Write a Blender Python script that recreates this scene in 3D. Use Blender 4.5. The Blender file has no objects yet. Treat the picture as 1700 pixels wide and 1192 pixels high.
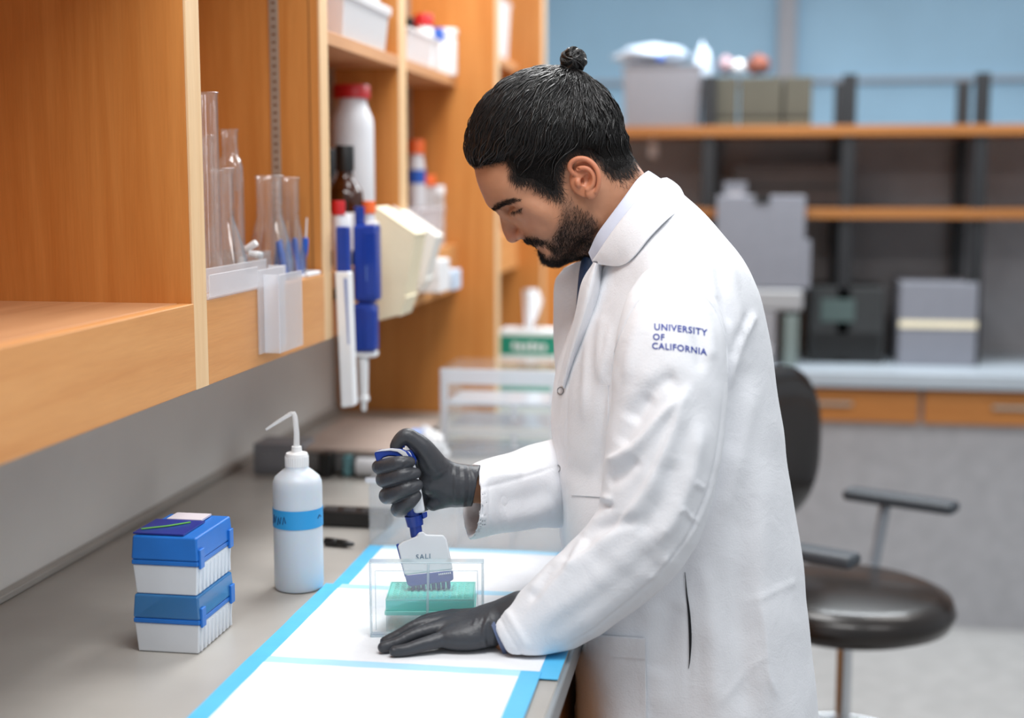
import bpy, bmesh, math, random
import numpy as np
from mathutils import Vector, Matrix
from mathutils.bvhtree import BVHTree

random.seed(7)
rng = np.random.default_rng(7)
SC = bpy.context.scene
COL = SC.collection

# ------------------------------------------------------------------ camera
FPX, CAM_Z = 2300.0, 1.53              # focal length in pixels of the 1700 px wide frame, eye height
PITCH = math.atan(296 / FPX)
YAW = math.atan(380 * math.cos(PITCH) / FPX)
cam_d = bpy.data.cameras.new('camera')
cam = bpy.data.objects.new('camera', cam_d)
COL.objects.link(cam)
cam.location = (0, 0, CAM_Z)
cam.rotation_euler = (math.pi / 2 - PITCH, 0, YAW)
cam_d.sensor_fit = 'HORIZONTAL'
cam_d.sensor_width = 36.0
cam_d.lens = FPX / 1700 * 36.0
cam_d.clip_start = 0.05
cam_d.dof.use_dof = True
cam_d.dof.focus_distance = 1.93
cam_d.dof.aperture_fstop = 1.75
SC.camera = cam

# ------------------------------------------------------------------ colour management
vs = SC.view_settings
vs.view_transform = 'Standard'
vs.look = 'None'
vs.gamma = 1.0
vs.use_curve_mapping = False
vs.exposure = 0.0
SC.cycles.max_bounces = 8
SC.cycles.transparent_max_bounces = 24
SC.cycles.caustics_reflective = False
SC.cycles.caustics_refractive = False
SC.cycles.sample_clamp_indirect = 6.0

# ------------------------------------------------------------------ world and room light
W = bpy.data.worlds.new('room_ambient')
SC.world = W
W.use_nodes = True
W.node_tree.nodes['Background'].inputs[0].default_value = (0.84, 0.92, 1.0, 1)
W.node_tree.nodes['Background'].inputs[1].default_value = 0.52


def area_light(name, loc, sx, sy, power, color=(1, 1, 1), rot=(0, 0, 0)):
    d = bpy.data.lights.new(name, 'AREA')
    d.shape = 'RECTANGLE'
    d.size, d.size_y = sx, sy
    d.energy = power
    d.color = color
    o = bpy.data.objects.new(name, d)
    o.location = loc
    o.rotation_euler = rot
    COL.objects.link(o)
    return o


# rows of ceiling troffers of the laboratory
area_light('ceiling_lamp_light', (-0.15, 1.15, 2.72), 1.2, 0.6, 28, (1.0, 0.995, 0.985))
area_light('ceiling_lamp_light', (-0.35, 2.9, 2.72), 0.6, 1.2, 30, (1.0, 0.995, 0.985))
area_light('ceiling_lamp_light', (1.6, 1.2, 2.72), 1.2, 0.6, 12, (1.0, 0.99, 0.98))
area_light('ceiling_lamp_light', (1.2, 3.6, 2.72), 1.2, 0.6, 14, (1.0, 0.96, 0.92))
area_light('ceiling_lamp_light', (0.4, 4.55, 2.72), 1.8, 0.5, 58, (0.9, 0.96, 1.0))


# ------------------------------------------------------------------ helpers
def lin(h):
    h = h.lstrip('#')
    out = []
    for i in (0, 2, 4):
        c = int(h[i:i + 2], 16) / 255
        out.append(c / 12.92 if c <= 0.04045 else ((c + 0.055) / 1.055) ** 2.4)
    return tuple(out) + (1.0,)


CP, SP = math.cos(PITCH), math.sin(PITCH)


def L(u, v, D):
    """photo pixel at horizontal depth D -> point in the yawed frame (x right, y away, z up)"""
    dx = (u - 850) / FPX
    dv = (596 - v) / FPX
    dy = CP + SP * dv
    dz = -SP + CP * dv
    t = D / dy
    return np.array((dx * t, D, CAM_Z + dz * t))


CA, SA = math.cos(YAW), math.sin(YAW)


def toW(p):
    return Vector((p[0] * CA - p[1] * SA, p[0] * SA + p[1] * CA, p[2]))


def at(u, v, X=None, Y=None, Z=None, D=None):
    """world point seen at a photo pixel on the plane X / Y / Z = const (or at depth D)"""
    if D is not None:
        return toW(L(u, v, D))
    d = toW(L(u, v, 1.0)) - Vector((0, 0, CAM_Z))
    if X is not None:
        t = X / d.x
    elif Y is not None:
        t = Y / d.y
    else:
        t = (Z - CAM_Z) / d.z
    return Vector((0, 0, CAM_Z)) + d * t


_mats = {}


def mat(name, col, rough=0.5, metal=0.0, spec=0.5, noise=0.0, nscale=20.0, bump=0.0, bscale=200.0, stretch=(1, 1, 1), col2=None,
        trans=0.0, sss=0.0, sheen=0.0, coat=0.0):
    """Principled material with noise driven colour variation and bump"""
    if name in _mats:
        return _mats[name]
    m = bpy.data.materials.new(name)
    m.use_nodes = True
    nt = m.node_tree
    b = nt.nodes['Principled BSDF']
    c = lin(col) if isinstance(col, str) else tuple(col)
    b.inputs['Roughness'].default_value = rough
    b.inputs['Metallic'].default_value = metal
    b.inputs['Specular IOR Level'].default_value = spec
    b.inputs['Transmission Weight'].default_value = trans
    b.inputs['Sheen Weight'].default_value = sheen
    b.inputs['Coat Weight'].default_value = coat
    if sss:
        b.inputs['Subsurface Weight'].default_value = sss
        b.inputs['Subsurface Radius'].default_value = (0.010, 0.004, 0.002)
        b.inputs['Subsurface Scale'].default_value = 1.0
    tc = nt.nodes.new('ShaderNodeTexCoord')
    mp = nt.nodes.new('ShaderNodeMapping')
    mp.inputs['Scale'].default_value = stretch
    nt.links.new(tc.outputs['Object'], mp.inputs['Vector'])
    n = nt.nodes.new('ShaderNodeTexNoise')
    n.inputs['Scale'].default_value = nscale
    n.inputs['Detail'].default_value = 5
    nt.links.new(mp.outputs['Vector'], n.inputs['Vector'])
    r = nt.nodes.new('ShaderNodeValToRGB')
    c2 = lin(col2) if col2 else tuple(max(0, x * (1 - noise)) for x in c[:3]) + (1,)
    c1 = c if col2 else tuple(min(1, x * (1 + noise * 0.5)) for x in c[:3]) + (1,)
    r.color_ramp.elements[0].position = 0.3
    r.color_ramp.elements[1].position = 0.7
    r.color_ramp.elements[0].color = c2
    r.color_ramp.elements[1].color = c1
    nt.links.new(n.outputs['Fac'], r.inputs['Fac'])
    nt.links.new(r.outputs['Color'], b.inputs['Base Color'])
    if bump:
        n2 = nt.nodes.new('ShaderNodeTexNoise')
        n2.inputs['Scale'].default_value = bscale
        n2.inputs['Detail'].default_value = 4
        nt.links.new(mp.outputs['Vector'], n2.inputs['Vector'])
        bp = nt.nodes.new('ShaderNodeBump')
        bp.inputs['Strength'].default_value = bump
        bp.inputs['Distance'].default_value = 0.002
        nt.links.new(n2.outputs['Fac'], bp.inputs['Height'])
        nt.links.new(bp.outputs['Normal'], b.inputs['Normal'])
    _mats[name] = m
    return m


def wood(name, light, dark, axis='Z', scale=9.0, rough=0.42):
    """maple veneer: grain streaks running along one axis"""
    if name in _mats:
        return _mats[name]
    st = {'X': (0.05, 1, 1), 'Y': (1, 0.05, 1), 'Z': (1, 1, 0.05)}[axis]
    m = bpy.data.materials.new(name)
    m.use_nodes = True
    nt = m.node_tree
    b = nt.nodes['Principled BSDF']
    b.inputs['Roughness'].default_value = rough
    b.inputs['Specular IOR Level'].default_value = 0.35
    tc = nt.nodes.new('ShaderNodeTexCoord')
    mp = nt.nodes.new('ShaderNodeMapping')
    mp.inputs['Scale'].default_value = st
    nt.links.new(tc.outputs['Object'], mp.inputs['Vector'])
    n = nt.nodes.new('ShaderNodeTexNoise')
    n.inputs['Scale'].default_value = scale * 3
    n.inputs['Detail'].default_value = 8
    n.inputs['Roughness'].default_value = 0.65
    n.inputs['Distortion'].default_value = 0.6
    nt.links.new(mp.outputs['Vector'], n.inputs['Vector'])
    r = nt.nodes.new('ShaderNodeValToRGB')
    r.color_ramp.elements[0].position = 0.25
    r.color_ramp.elements[1].position = 0.75
    r.color_ramp.elements[0].color = lin(dark)
    r.color_ramp.elements[1].color = lin(light)
    nt.links.new(n.outputs['Fac'], r.inputs['Fac'])
    n3 = nt.nodes.new('ShaderNodeTexNoise')
    n3.inputs['Scale'].default_value = scale * 40
    n3.inputs['Detail'].default_value = 2
    nt.links.new(mp.outputs['Vector'], n3.inputs['Vector'])
    mx = nt.nodes.new('ShaderNodeMix')
    mx.data_type = 'RGBA'
    mx.blend_type = 'MULTIPLY'
    mx.inputs['Factor'].default_value = 0.16
    nt.links.new(r.outputs['Color'], mx.inputs['A'])
    nt.links.new(n3.outputs['Fac'], mx.inputs['B'])
    nt.links.new(mx.outputs['Result'], b.inputs['Base Color'])
    _mats[name] = m
    return m


def glassy(name, tint=(0.97, 0.99, 1.0), edge=0.75, rough=0.03, milk=0.0, milk_col=(0.9, 0.92, 0.95), base=0.05, pwr=2.2):
    """thin clear plastic / glass: transparent with fresnel-like gloss at the edges and an optional milky share"""
    if name in _mats:
        return _mats[name]
    m = bpy.data.materials.new(name)
    m.use_nodes = True
    nt = m.node_tree
    for nd in list(nt.nodes):
        if nd.type == 'BSDF_PRINCIPLED':
            nt.nodes.remove(nd)
    out = nt.nodes['Material Output']
    tr = nt.nodes.new('ShaderNodeBsdfTransparent')
    tr.inputs[0].default_value = tuple(tint) + (1,)
    gl = nt.nodes.new('ShaderNodeBsdfGlossy')
    gl.inputs['Roughness'].default_value = rough
    gl.inputs['Color'].default_value = (1, 1, 1, 1)
    lw = nt.nodes.new('ShaderNodeLayerWeight')
    lw.inputs['Blend'].default_value = 0.32
    mr = nt.nodes.new('ShaderNodeMapRange')
    mr.inputs['To Min'].default_value = base
    mr.inputs['To Max'].default_value = edge
    pw = nt.nodes.new('ShaderNodeMath')
    pw.operation = 'POWER'
    pw.inputs[1].default_value = pwr
    nt.links.new(lw.outputs['Facing'], pw.inputs[0])
    nt.links.new(pw.outputs[0], mr.inputs['Value'])
    mx = nt.nodes.new('ShaderNodeMixShader')
    nt.links.new(mr.outputs[0], mx.inputs[0])
    last = tr
    if milk:
        df = nt.nodes.new('ShaderNodeBsdfDiffuse')
        df.inputs[0].default_value = tuple(milk_col) + (1,)
        tl = nt.nodes.new('ShaderNodeBsdfTranslucent')
        tl.inputs[0].default_value = tuple(milk_col) + (1,)
        m0 = nt.nodes.new('ShaderNodeMixShader')
        m0.inputs[0].default_value = 0.45
        nt.links.new(df.outputs[0], m0.inputs[1])
        nt.links.new(tl.outputs[0], m0.inputs[2])
        m1 = nt.nodes.new('ShaderNodeMixShader')
        m1.inputs[0].default_value = milk
        nt.links.new(tr.outputs[0], m1.inputs[1])
        nt.links.new(m0.outputs[0], m1.inputs[2])
        last = m1
    nt.links.new(last.outputs[0], mx.inputs[1])
    nt.links.new(gl.outputs[0], mx.inputs[2])
    nt.links.new(mx.outputs[0], out.inputs['Surface'])
    _mats[name] = m
    return m


class MB:
    """collects shapes; build() links them as one mesh object"""

    def __init__(s):
        s.v, s.f = [], []

    def add(s, vs_, fs):
        n = len(s.v)
        s.v += [tuple(p) for p in vs_]
        s.f += [tuple(i + n for i in f) for f in fs]
        return s

    def box(s, x0, x1, y0, y1, z0, z1, M=None):
        p = [(x, y, z) for z in (z0, z1) for y in (y0, y1) for x in (x0, x1)]
        if M is not None:
            p = [tuple(M @ Vector(q)) for q in p]
        return s.add(p, [(0, 2, 3, 1), (4, 5, 7, 6), (0, 1, 5, 4), (2, 6, 7, 3), (0, 4, 6, 2), (1, 3, 7, 5)])

    def hexa(s, bot, top):
        """eight corners: bottom ring of four, top ring of four (counter-clockwise from above)"""
        return s.add(list(bot) + list(top), [(3, 2, 1, 0), (4, 5, 6, 7), (0, 1, 5, 4), (1, 2, 6, 5), (2, 3, 7, 6), (3, 0, 4, 7)])

    def prism(s, poly, z0, z1, M=None):
        """polygon in xy extruded along z"""
        n = len(poly)
        p = [(x, y, z0) for x, y in poly] + [(x, y, z1) for x, y in poly]
        if M is not None:
            p = [tuple(M @ Vector(q)) for q in p]
        return s.add(p, [tuple(reversed(range(n))), tuple(range(n, 2 * n))] + [(i, (i + 1) % n, n + (i + 1) % n, n + i) for i in range(n)])

    def lathe(s, prof, n=32, M=None, close=False):
        """profile [(r, z)] turned about z"""
        p, f = [], []
        k = len(prof)
        for r, z in prof:
            for i in range(n):
                a = 2 * math.pi * i / n
                p.append((r * math.cos(a), r * math.sin(a), z))
        if M is not None:
            p = [tuple(M @ Vector(q)) for q in p]
        for j in range(k - 1):
            for i in range(n):
                f.append((j * n + i, j * n + (i + 1) % n, (j + 1) * n + (i + 1) % n, (j + 1) * n + i))
        if close:
            for i in range(n):
                f.append(((k - 1) * n + i, (k - 1) * n + (i + 1) % n, (i + 1) % n, i))
        else:
            f.append(tuple(reversed(range(n))))
            f.append(tuple(range((k - 1) * n, k * n)))
        return s.add(p, f)

    def tube(s, pts, r, n=10, cap=True):
        """tube along a polyline, radius number or list"""
        pts = [Vector(p) for p in pts]
        k = len(pts)
        rr = r if isinstance(r, (list, tuple)) else [r] * k
        p, f = [], []
        up = Vector((0, 0, 1))
        for j in range(k):
            t = (pts[min(j + 1, k - 1)] - pts[max(j - 1, 0)]).normalized()
            if abs(t.dot(up)) > 0.9:
                up = Vector((1, 0, 0)) if abs(t.x) < 0.7 else Vector((0, 1, 0))
            a = t.cross(up).normalized()
            b = a.cross(t).normalized()
            up = b
            for i in range(n):
                w = 2 * math.pi * i / n
                q = pts[j] + (a * math.cos(w) + b * math.sin(w)) * rr[j]
                p.append(tuple(q))
        for j in range(k - 1):
            for i in range(n):
                f.append((j * n + i, (j + 1) * n + i, (j + 1) * n + (i + 1) % n, j * n + (i + 1) % n))
        if cap:
            f.append(tuple(range(n)))
            f.append(tuple(reversed(range((k - 1) * n, k * n))))
        return s.add(p, f)

    def build(s, name, m, parent=None, smooth=False, bevel=0.0, seg=2, angle=40, fix=True):
        me = bpy.data.meshes.new(name)
        me.from_pydata(s.v, [], s.f)
        me.validate()
        if fix:
            bm = bmesh.new()
            bm.from_mesh(me)
            bmesh.ops.recalc_face_normals(bm, faces=bm.faces)
            bm.to_mesh(me)
            bm.free()
        me.materials.append(m)
        o = bpy.data.objects.new(name, me)
        COL.objects.link(o)
        if parent is not None:
            o.parent = parent
        if smooth or bevel:
            me.polygons.foreach_set('use_smooth', [True] * len(me.polygons))
            bm = bmesh.new()
            bm.from_mesh(me)
            lim = math.radians(angle)
            for e in bm.edges:
                if len(e.link_faces) == 2 and e.calc_face_angle(0) > lim:
                    e.smooth = bool(bevel)
                else:
                    e.smooth = True
            bm.to_mesh(me)
            bm.free()
        if bevel:
            bv = o.modifiers.new('bevel', 'BEVEL')
            bv.width = bevel
            bv.segments = seg
            bv.limit_method = 'ANGLE'
            bv.angle_limit = math.radians(angle)
            bv.harden_normals = True
        return o


def tag(o, label=None, cat=None, group=None, kind=None):
    if label:
        o['label'] = label
    if cat:
        o['category'] = cat
    if group:
        o['group'] = group
    if kind:
        o['kind'] = kind
    return o


def empty(name, loc, label=None, cat=None, rz=0.0, group=None, kind=None):
    o = bpy.data.objects.new(name, None)
    o.empty_display_size = 0.05
    o.location = loc
    o.rotation_euler = (0, 0, rz)
    COL.objects.link(o)
    return tag(o, label, cat, group, kind)


def copy_tree(o, parent=None):
    c = o.copy()
    COL.objects.link(c)
    c.parent = parent
    for ch in list(o.children):
        copy_tree(ch, c)
    return c


T = Matrix.Translation
def RX(a): return Matrix.Rotation(math.radians(a), 4, 'X')
def RY(a): return Matrix.Rotation(math.radians(a), 4, 'Y')
def RZ(a): return Matrix.Rotation(math.radians(a), 4, 'Z')


def text_mesh(name, body, size, m, parent, place, bold=0.0, align='LEFT', spacing=1.0, cuts=0.0, thick=0.0):
    """lettering as a mesh; place(x, y) -> local point"""
    cu = bpy.data.curves.new(name, 'FONT')
    cu.body = body
    cu.size = size
    cu.offset = bold
    cu.align_x = align
    cu.space_character = spacing
    cu.resolution_u = 3
    to = bpy.data.objects.new(name, cu)
    COL.objects.link(to)
    dg = bpy.context.evaluated_depsgraph_get()
    me = bpy.data.meshes.new_from_object(to.evaluated_get(dg))
    bpy.data.objects.remove(to)
    bpy.data.curves.remove(cu)
    bm = bmesh.new()
    bm.from_mesh(me)
    bmesh.ops.triangulate(bm, faces=bm.faces)
    if cuts:
        for _ in range(4):
            es = [e for e in bm.edges if e.calc_length() > cuts]
            if not es:
                break
            bmesh.ops.subdivide_edges(bm, edges=es, cuts=1)
            bmesh.ops.triangulate(bm, faces=bm.faces)
    for v in bm.verts:
        v.co = Vector(place(v.co.x, v.co.y))
    bm.to_mesh(me)
    bm.free()
    me.materials.clear()
    me.materials.append(m)
    o = bpy.data.objects.new(name, me)
    COL.objects.link(o)
    o.parent = parent
    return o

# ================================================================== the room
WX = -1.083          # face of the side wall behind the bench
ZC = 0.91            # bench top
XC = -0.212          # bench front edge
XS = -0.736          # front plane of the shelves
WOODV = wood('maple_upright', '#DA9550', '#C07634', 'Z')
WOODL = wood('maple_rail', '#E0A468', '#CC8A50', 'Y')
WOODE = wood('maple_edge', '#F0CFA4', '#E2B887', 'Z')
WOODS = wood('maple_shelf', '#D8A376', '#C08A60', 'Y')
WOODB = wood('maple_bench', '#CF8A45', '#B87433', 'Z')
GREYW = mat('grey_wall_paint', '#F0EEEA', 0.75, noise=0.06, nscale=3, bump=0.05)
BLUEW = mat('blue_wall_paint', '#B2D8F0', 0.6, noise=0.10, nscale=2.0, bump=0.05, bscale=90)
FLOORM = mat('vinyl_floor', '#A9A9A8', 0.4, noise=0.12, nscale=14)
TOPM = mat('bench_top_grey', '#ABA7A1', 0.34, noise=0.10, nscale=6, bump=0.03, bscale=120)
STEEL = mat('shelf_standard_metal', '#B7B1A6', 0.38, metal=0.6, noise=0.1)
SLOT = mat('slot_dark', '#6B431F', 0.8)
DARKM = mat('black_plastic', '#161616', 0.35, noise=0.2)
WHITE = mat('white_plastic', '#EDEEF0', 0.35, noise=0.03)
CREAM = mat('cream_plastic', '#EFE3C4', 0.45, noise=0.05)
BLUEP = mat('royal_blue_plastic', '#153A98', 0.28, noise=0.08)
GREYB = mat('grey_box_plastic', '#8C8D92', 0.5, noise=0.1)
FROST = glassy('frosted_plastic', (0.96, 0.97, 0.99), edge=0.30, rough=0.25, milk=0.42, milk_col=(0.92, 0.93, 0.96))
FROST2 = glassy('milky_tub_plastic', (0.95, 0.96, 0.98), edge=0.25, rough=0.3, milk=0.72, milk_col=(0.93, 0.93, 0.94))
CLEAR = glassy('clear_acrylic', (0.965, 0.985, 0.99), edge=0.55, rough=0.05, milk=0.05, base=0.04)
ACRYL = glassy('acrylic_edge', (0.95, 0.97, 0.99), edge=0.55, rough=0.08, milk=0.62, milk_col=(0.90, 0.92, 0.97), base=0.06)
GLASS = glassy('lab_glass', (0.985, 0.99, 0.99), edge=0.95, rough=0.02, base=0.045, milk=0.035, pwr=1.5)

tag(MB().box(-1.4, 5.2, -1.0, 7.2, -0.05, 0.0).build('floor', FLOORM), 'grey vinyl laboratory floor', kind='structure')
tag(MB().box(WX - 0.1, WX, -1.0, 7.0, 0, 3.0).build('wall_left', GREYW), 'grey painted wall behind the bench', kind='structure')
tag(MB().box(-1.2, 5.2, 6.9, 7.0, 0, 3.0).build('wall_back', BLUEW), 'pale blue wall at the far end of the room', kind='structure')
PALE = mat('pale_post_paint', '#B9B7BC', 0.6, noise=0.05)
p0, p1_ = at(1291, 60, Y=6.85), at(1322, 60, Y=6.85)
tag(MB().box(p0.x, p1_.x, 6.82, 6.9, 0, 3.0).build('trim_1', PALE, bevel=0.004), 'pale grey vertical post on the blue wall', kind='structure')
p0 = at(905, 150, Y=6.88)
tag(MB().box(p0.x - 0.5, 5.0, 6.86, 6.9, at(0, 152, Y=6.88).z, at(0, 146, Y=6.88).z).build('trim_2', PALE, bevel=0.002), 'thin pale rail along the blue wall', kind='structure')

# ------------------------------------------------------------------ long wall bench
bench = empty('wall_bench', (-0.6, 2.5, 0), 'long grey-topped wall bench with maple cabinets below', 'bench')


def child(o, par):
    """parent keeping world position (parents are unrotated empties)"""
    o.parent = par
    o.matrix_parent_inverse = Matrix.Translation(-Vector(par.location))
    return o


child(MB().box(WX + 0.001, XC, 0.55, 5.0, ZC - 0.035, ZC).build('worktop', TOPM, bevel=0.003), bench)
child(MB().box(WX + 0.001, WX + 0.02, 0.55, 3.598, ZC, ZC + 0.012).build('backsplash', TOPM, bevel=0.003), bench)
child(MB().box(XC - 0.012, XC + 0.006, 0.55, 5.0, ZC - 0.034, ZC - 0.002).build('edge_strip', mat('edge_metal', '#A7ABAD', 0.35, metal=0.5), bevel=0.003), bench)
child(MB().box(WX + 0.05, XC - 0.07, 0.56, 4.99, 0.0, 0.10).build('plinth', DARKM), bench)
for i in range(8):
    y0 = 0.57 + i * 0.552
    child(MB().box(WX + 0.05, XC - 0.045, y0, y0 + 0.548, 0.10, ZC - 0.036).build('cabinet_body', WOODB), bench)
    d = child(MB().box(XC - 0.045, XC - 0.025, y0 + 0.004, y0 + 0.544, 0.105, ZC - 0.21).build('cabinet_door', WOODB, bevel=0.002), bench)
    w = child(MB().box(XC - 0.045, XC - 0.025, y0 + 0.004, y0 + 0.544, ZC - 0.205, ZC - 0.04).build('drawer_front', WOODB, bevel=0.002), bench)

# ------------------------------------------------------------------ shelving above the bench
unit = empty('wall_shelving', (-0.9, 2.7, 1.24), 'maple wall shelving with uprights, adjustable shelves and a front rail', 'shelving')
ZL0, ZL1 = 1.243, 1.363
ZU0, ZU1 = 1.773, 1.798
ZTOP = 2.35
WB = WX + 0.016


def upright(y0, y1, xf=XS, z0=ZL0, name='upright_panel'):
    o = child(MB().box(WB, xf - 0.004, y0, y1, z0, ZTOP).build(name, WOODV, bevel=0.001), unit)
    child(MB().box(xf - 0.004, xf, y0, y1, z0, ZTOP).build('edge_band', WOODE, bevel=0.0008), o)
    return o


pan0 = upright(1.797, 1.844)
panA = upright(2.402, 2.449)
panB = upright(2.985, 3.045)
panC = upright(3.60, 3.655, -0.632, ZC + 0.001, 'end_panel')
panD = upright(4.60, 4.655, -0.650, ZC + 0.001, 'end_panel')
# vertical joint between panel and its front stile
child(MB().box(-0.7565, -0.7555, 2.4005, 2.4025, ZL0, ZTOP).build('stile_joint', SLOT), unit)
# back boards, bottom boards, front rail, adjustable shelves
bays = [(0.6, 1.797), (1.844, 2.402), (2.449, 2.985), (3.045, 3.60), (3.655, 4.60)]
for i, (y0, y1) in enumerate(bays):
    child(MB().box(WB - 0.014, WB, y0, y1, ZL0, ZTOP).build('back_board', WOODV), unit)
    child(MB().box(WB, XS - 0.024, y0, y1, ZL1 - 0.022, ZL1).build('bottom_shelf', WOODS, bevel=0.001), unit)
    child(MB().box(XS - 0.022, XS, y0, y1, ZL0, ZL1 + 0.0).build('front_rail', WOODL, bevel=0.0015), unit)
    zz = (ZU0, ZU1) if 0 < i < 4 else (1.885, 1.91)
    if i == 1:
        zz = (2.05, 2.075)
    child(MB().box(WB, XS - 0.002, y0, y1, *zz).build('shelf_board', WOODS, bevel=0.0015), unit)


def standard(x, y, z0=ZL1, z1=ZTOP):
    """slotted metal shelf standard let into a panel face that looks towards the camera"""
    s = child(MB().box(x, x + 0.0165, y - 0.003, y + 0.002, z0, z1).build('shelf_standard', STEEL, bevel=0.0006), unit)
    return s


def slots(x, y, n, std):
    for k in range(n):
        z = ZL1 + 0.012 + k * 0.01365
        o = child(MB().box(x + 0.0050, x + 0.0122, y - 0.0034, y - 0.002, z, z + 0.0032).build('slot', SLOT), std)
    for k in range(3):
        z = ZL1 + 0.16 + k * 0.19
        child(MB().lathe([(0.0030, 0), (0.0026, 0.0016), (0.001, 0.002)], 12, T((x + 0.0085, y - 0.003, z)) @ RX(90)).build('screw', STEEL, smooth=True), std)


slots(-0.8285, 2.402, 40, standard(-0.8285, 2.402))
standard(-0.985, 2.402)
standard(-0.90, 2.985)
standard(-0.875, 3.60)
standard(-0.99, 3.60)

# lower cabinet standing on the bench past the shelving, its end panel faces the room
lc = empty('bench_cabinet', (-0.75, 4.75, ZC), 'maple cabinet standing on the far end of the bench behind the man', 'cabinet')
child(MB().box(WX + 0.002, -0.40, 4.66, 4.98, ZC + 0.001, 1.50).build('carcass', WOODV, bevel=0.002), lc)
child(MB().box(-0.40, -0.382, 4.665, 4.975, ZC + 0.004, 1.495).build('door', WOODV, bevel=0.002), lc)
child(MB().box(-0.382, -0.365, 4.69, 4.70, 1.15, 1.27).build('handle', STEEL, bevel=0.002), lc)
# ================================================================== glassware on the first bay's ledge
ZS = ZL1


def put(u, Y, z=ZS):
    """point on a shelf height at image column u and bench distance Y"""
    p = at(u, 300, Y=Y)
    return Vector((p.x, Y, z))


def shell(prof, th=0.0016):
    """closed wall profile (outer up, inner down)"""
    out = list(prof)
    inn = [(max(r - th, 0.0004), z + (th if i == 0 else 0)) for i, (r, z) in enumerate(prof)]
    return out + inn[::-1]


def conical_flask(name, loc, rb, rn, h, cone, label, group=None):
    prof = [(rb * 0.55, 0), (rb * 0.9, 0.001), (rb, 0.006), (rb * 0.985, 0.014)]
    for k in range(1, 9):
        t = k / 8
        prof.append((rb * 0.985 + (rn - rb * 0.985) * (t - 0.06 * math.sin(math.pi * t)), 0.014 + (cone - 0.014) * t))
    prof += [(rn * 0.98, cone + 0.012), (rn * 0.98, h - 0.008), (rn * 1.05, h - 0.003), (rn * 1.10, h - 0.001), (rn * 1.07, h)]
    o = MB().lathe(shell(prof), 40).build(name, GLASS, smooth=True, angle=70)
    o.location = loc
    return tag(o, label, 'flask', group)


def cylinder_glass(name, loc, r, h, label, cat, foot=True):
    e = empty(name, loc, label, cat)
    prof = [(r * 0.9, 0.010 if foot else 0.0), (r, 0.014 if foot else 0.004), (r, h - 0.004), (r * 1.10, h - 0.001), (r * 1.06, h)]
    MB().lathe(shell(prof), 32).build('glass_wall', GLASS, e, smooth=True, angle=70)
    if foot:
        MB().lathe([(0.002, 0), (r * 1.9, 0), (r * 1.9, 0.006), (r * 1.0, 0.011), (0.002, 0.012)], 32).build('foot', GLASS, e, smooth=True)
    return e


conical_flask('conical_flask', put(447, 2.265), 0.045, 0.0232, 0.176, 0.105, 'clear wide-necked conical flask standing behind the white drying rack, left of its twin')
conical_flask('conical_flask', put(477, 2.352), 0.034, 0.0215, 0.173, 0.095, 'clear conical flask nearest the wooden upright, right of its twin')
conical_flask('conical_flask', put(369, 2.095), 0.045, 0.0185, 0.187, 0.105, 'squat clear conical flask in front of the tall glass cylinder', None)
cylinder_glass('measuring_cylinder', put(350, 1.998), 0.0140, 0.298, 'tall clear measuring cylinder, highest of the glassware on the ledge', 'measuring cylinder')
cylinder_glass('glass_tube', put(345, 2.16), 0.0120, 0.24, 'narrow clear glass tube standing behind the tall measuring cylinder', 'glass tube', False)

e = empty('gas_washing_bottle', put(383, 2.20), 'clear bottle with a narrow neck and sloped shoulder behind the squat flask', 'bottle')
prof = [(0.012, 0), (0.020, 0.002), (0.0215, 0.010), (0.0215, 0.185), (0.019, 0.200), (0.0145, 0.208), (0.0138, 0.218), (0.0138, 0.246), (0.0155, 0.249), (0.0152, 0.251)]
MB().lathe(shell(prof), 36).build('glass_wall', GLASS, e, smooth=True, angle=70)
MB().lathe([(0.0125, 0.150), (0.0135, 0.156), (0.0120, 0.162), (0.0135, 0.168), (0.0120, 0.174), (0.0135, 0.180), (0.011, 0.188)], 28).build('ground_joint', GLASS, e, smooth=True)
MB().tube([(0, 0, 0.02), (0, 0, 0.150)], 0.003, 10).build('inner_tube', GLASS, e, smooth=True)
MB().tube([(0.004, -0.003, 0.03), (0.004, -0.003, 0.115), (0.006, -0.004, 0.122)], 0.0014, 8).build('inner_rod', mat('dark_rod', '#3A4154', 0.3), e, smooth=True)

# white translucent rack hooked over the front rail
rk = empty('drying_rack', (XS - 0.03, 2.0, ZL1), 'white translucent plastic rack hooked over the shelf rail with a hanging tab', 'rack')
ra, rb_ = at(430, 500, X=XS + 0.004).y, at(476, 500, X=XS + 0.004).y
def rbox(name, m, *b, bev=0.0012):
    return child(MB().box(*b).build(name, m, bevel=bev), rk)
rbox('tray_side', FROST, XS - 0.032, XS - 0.029, 1.848, rb_, ZL1 + 0.004, ZL1 + 0.040)
rbox('tray_side', FROST, XS + 0.001, XS + 0.004, 1.848, ra - 0.001, ZL1 + 0.004, ZL1 + 0.036)
rbox('tray_floor', FROST, XS - 0.029, XS + 0.001, 1.848, rb_, ZL1 + 0.0005, ZL1 + 0.004)
rbox('hanging_tab', FROST, XS + 0.001, XS + 0.005, ra, rb_ - 0.010, at(0, 553, X=XS, ).z if False else 1.262, ZL1 + 0.030)
rbox('hanging_tab', FROST, XS - 0.026, XS + 0.004, rb_ - 0.004, rb_, 1.270 + 0.09, ZL1 + 0.030)
rbox('hanging_tab', FROST, XS + 0.005, XS + 0.030, ra + 0.018, ra + 0.021, 1.262, ZL1 + 0.022)
rbox('hanging_tab', FROST, XS + 0.028, XS + 0.031, ra + 0.018, rb_, 1.262, ZL1 + 0.022)

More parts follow.
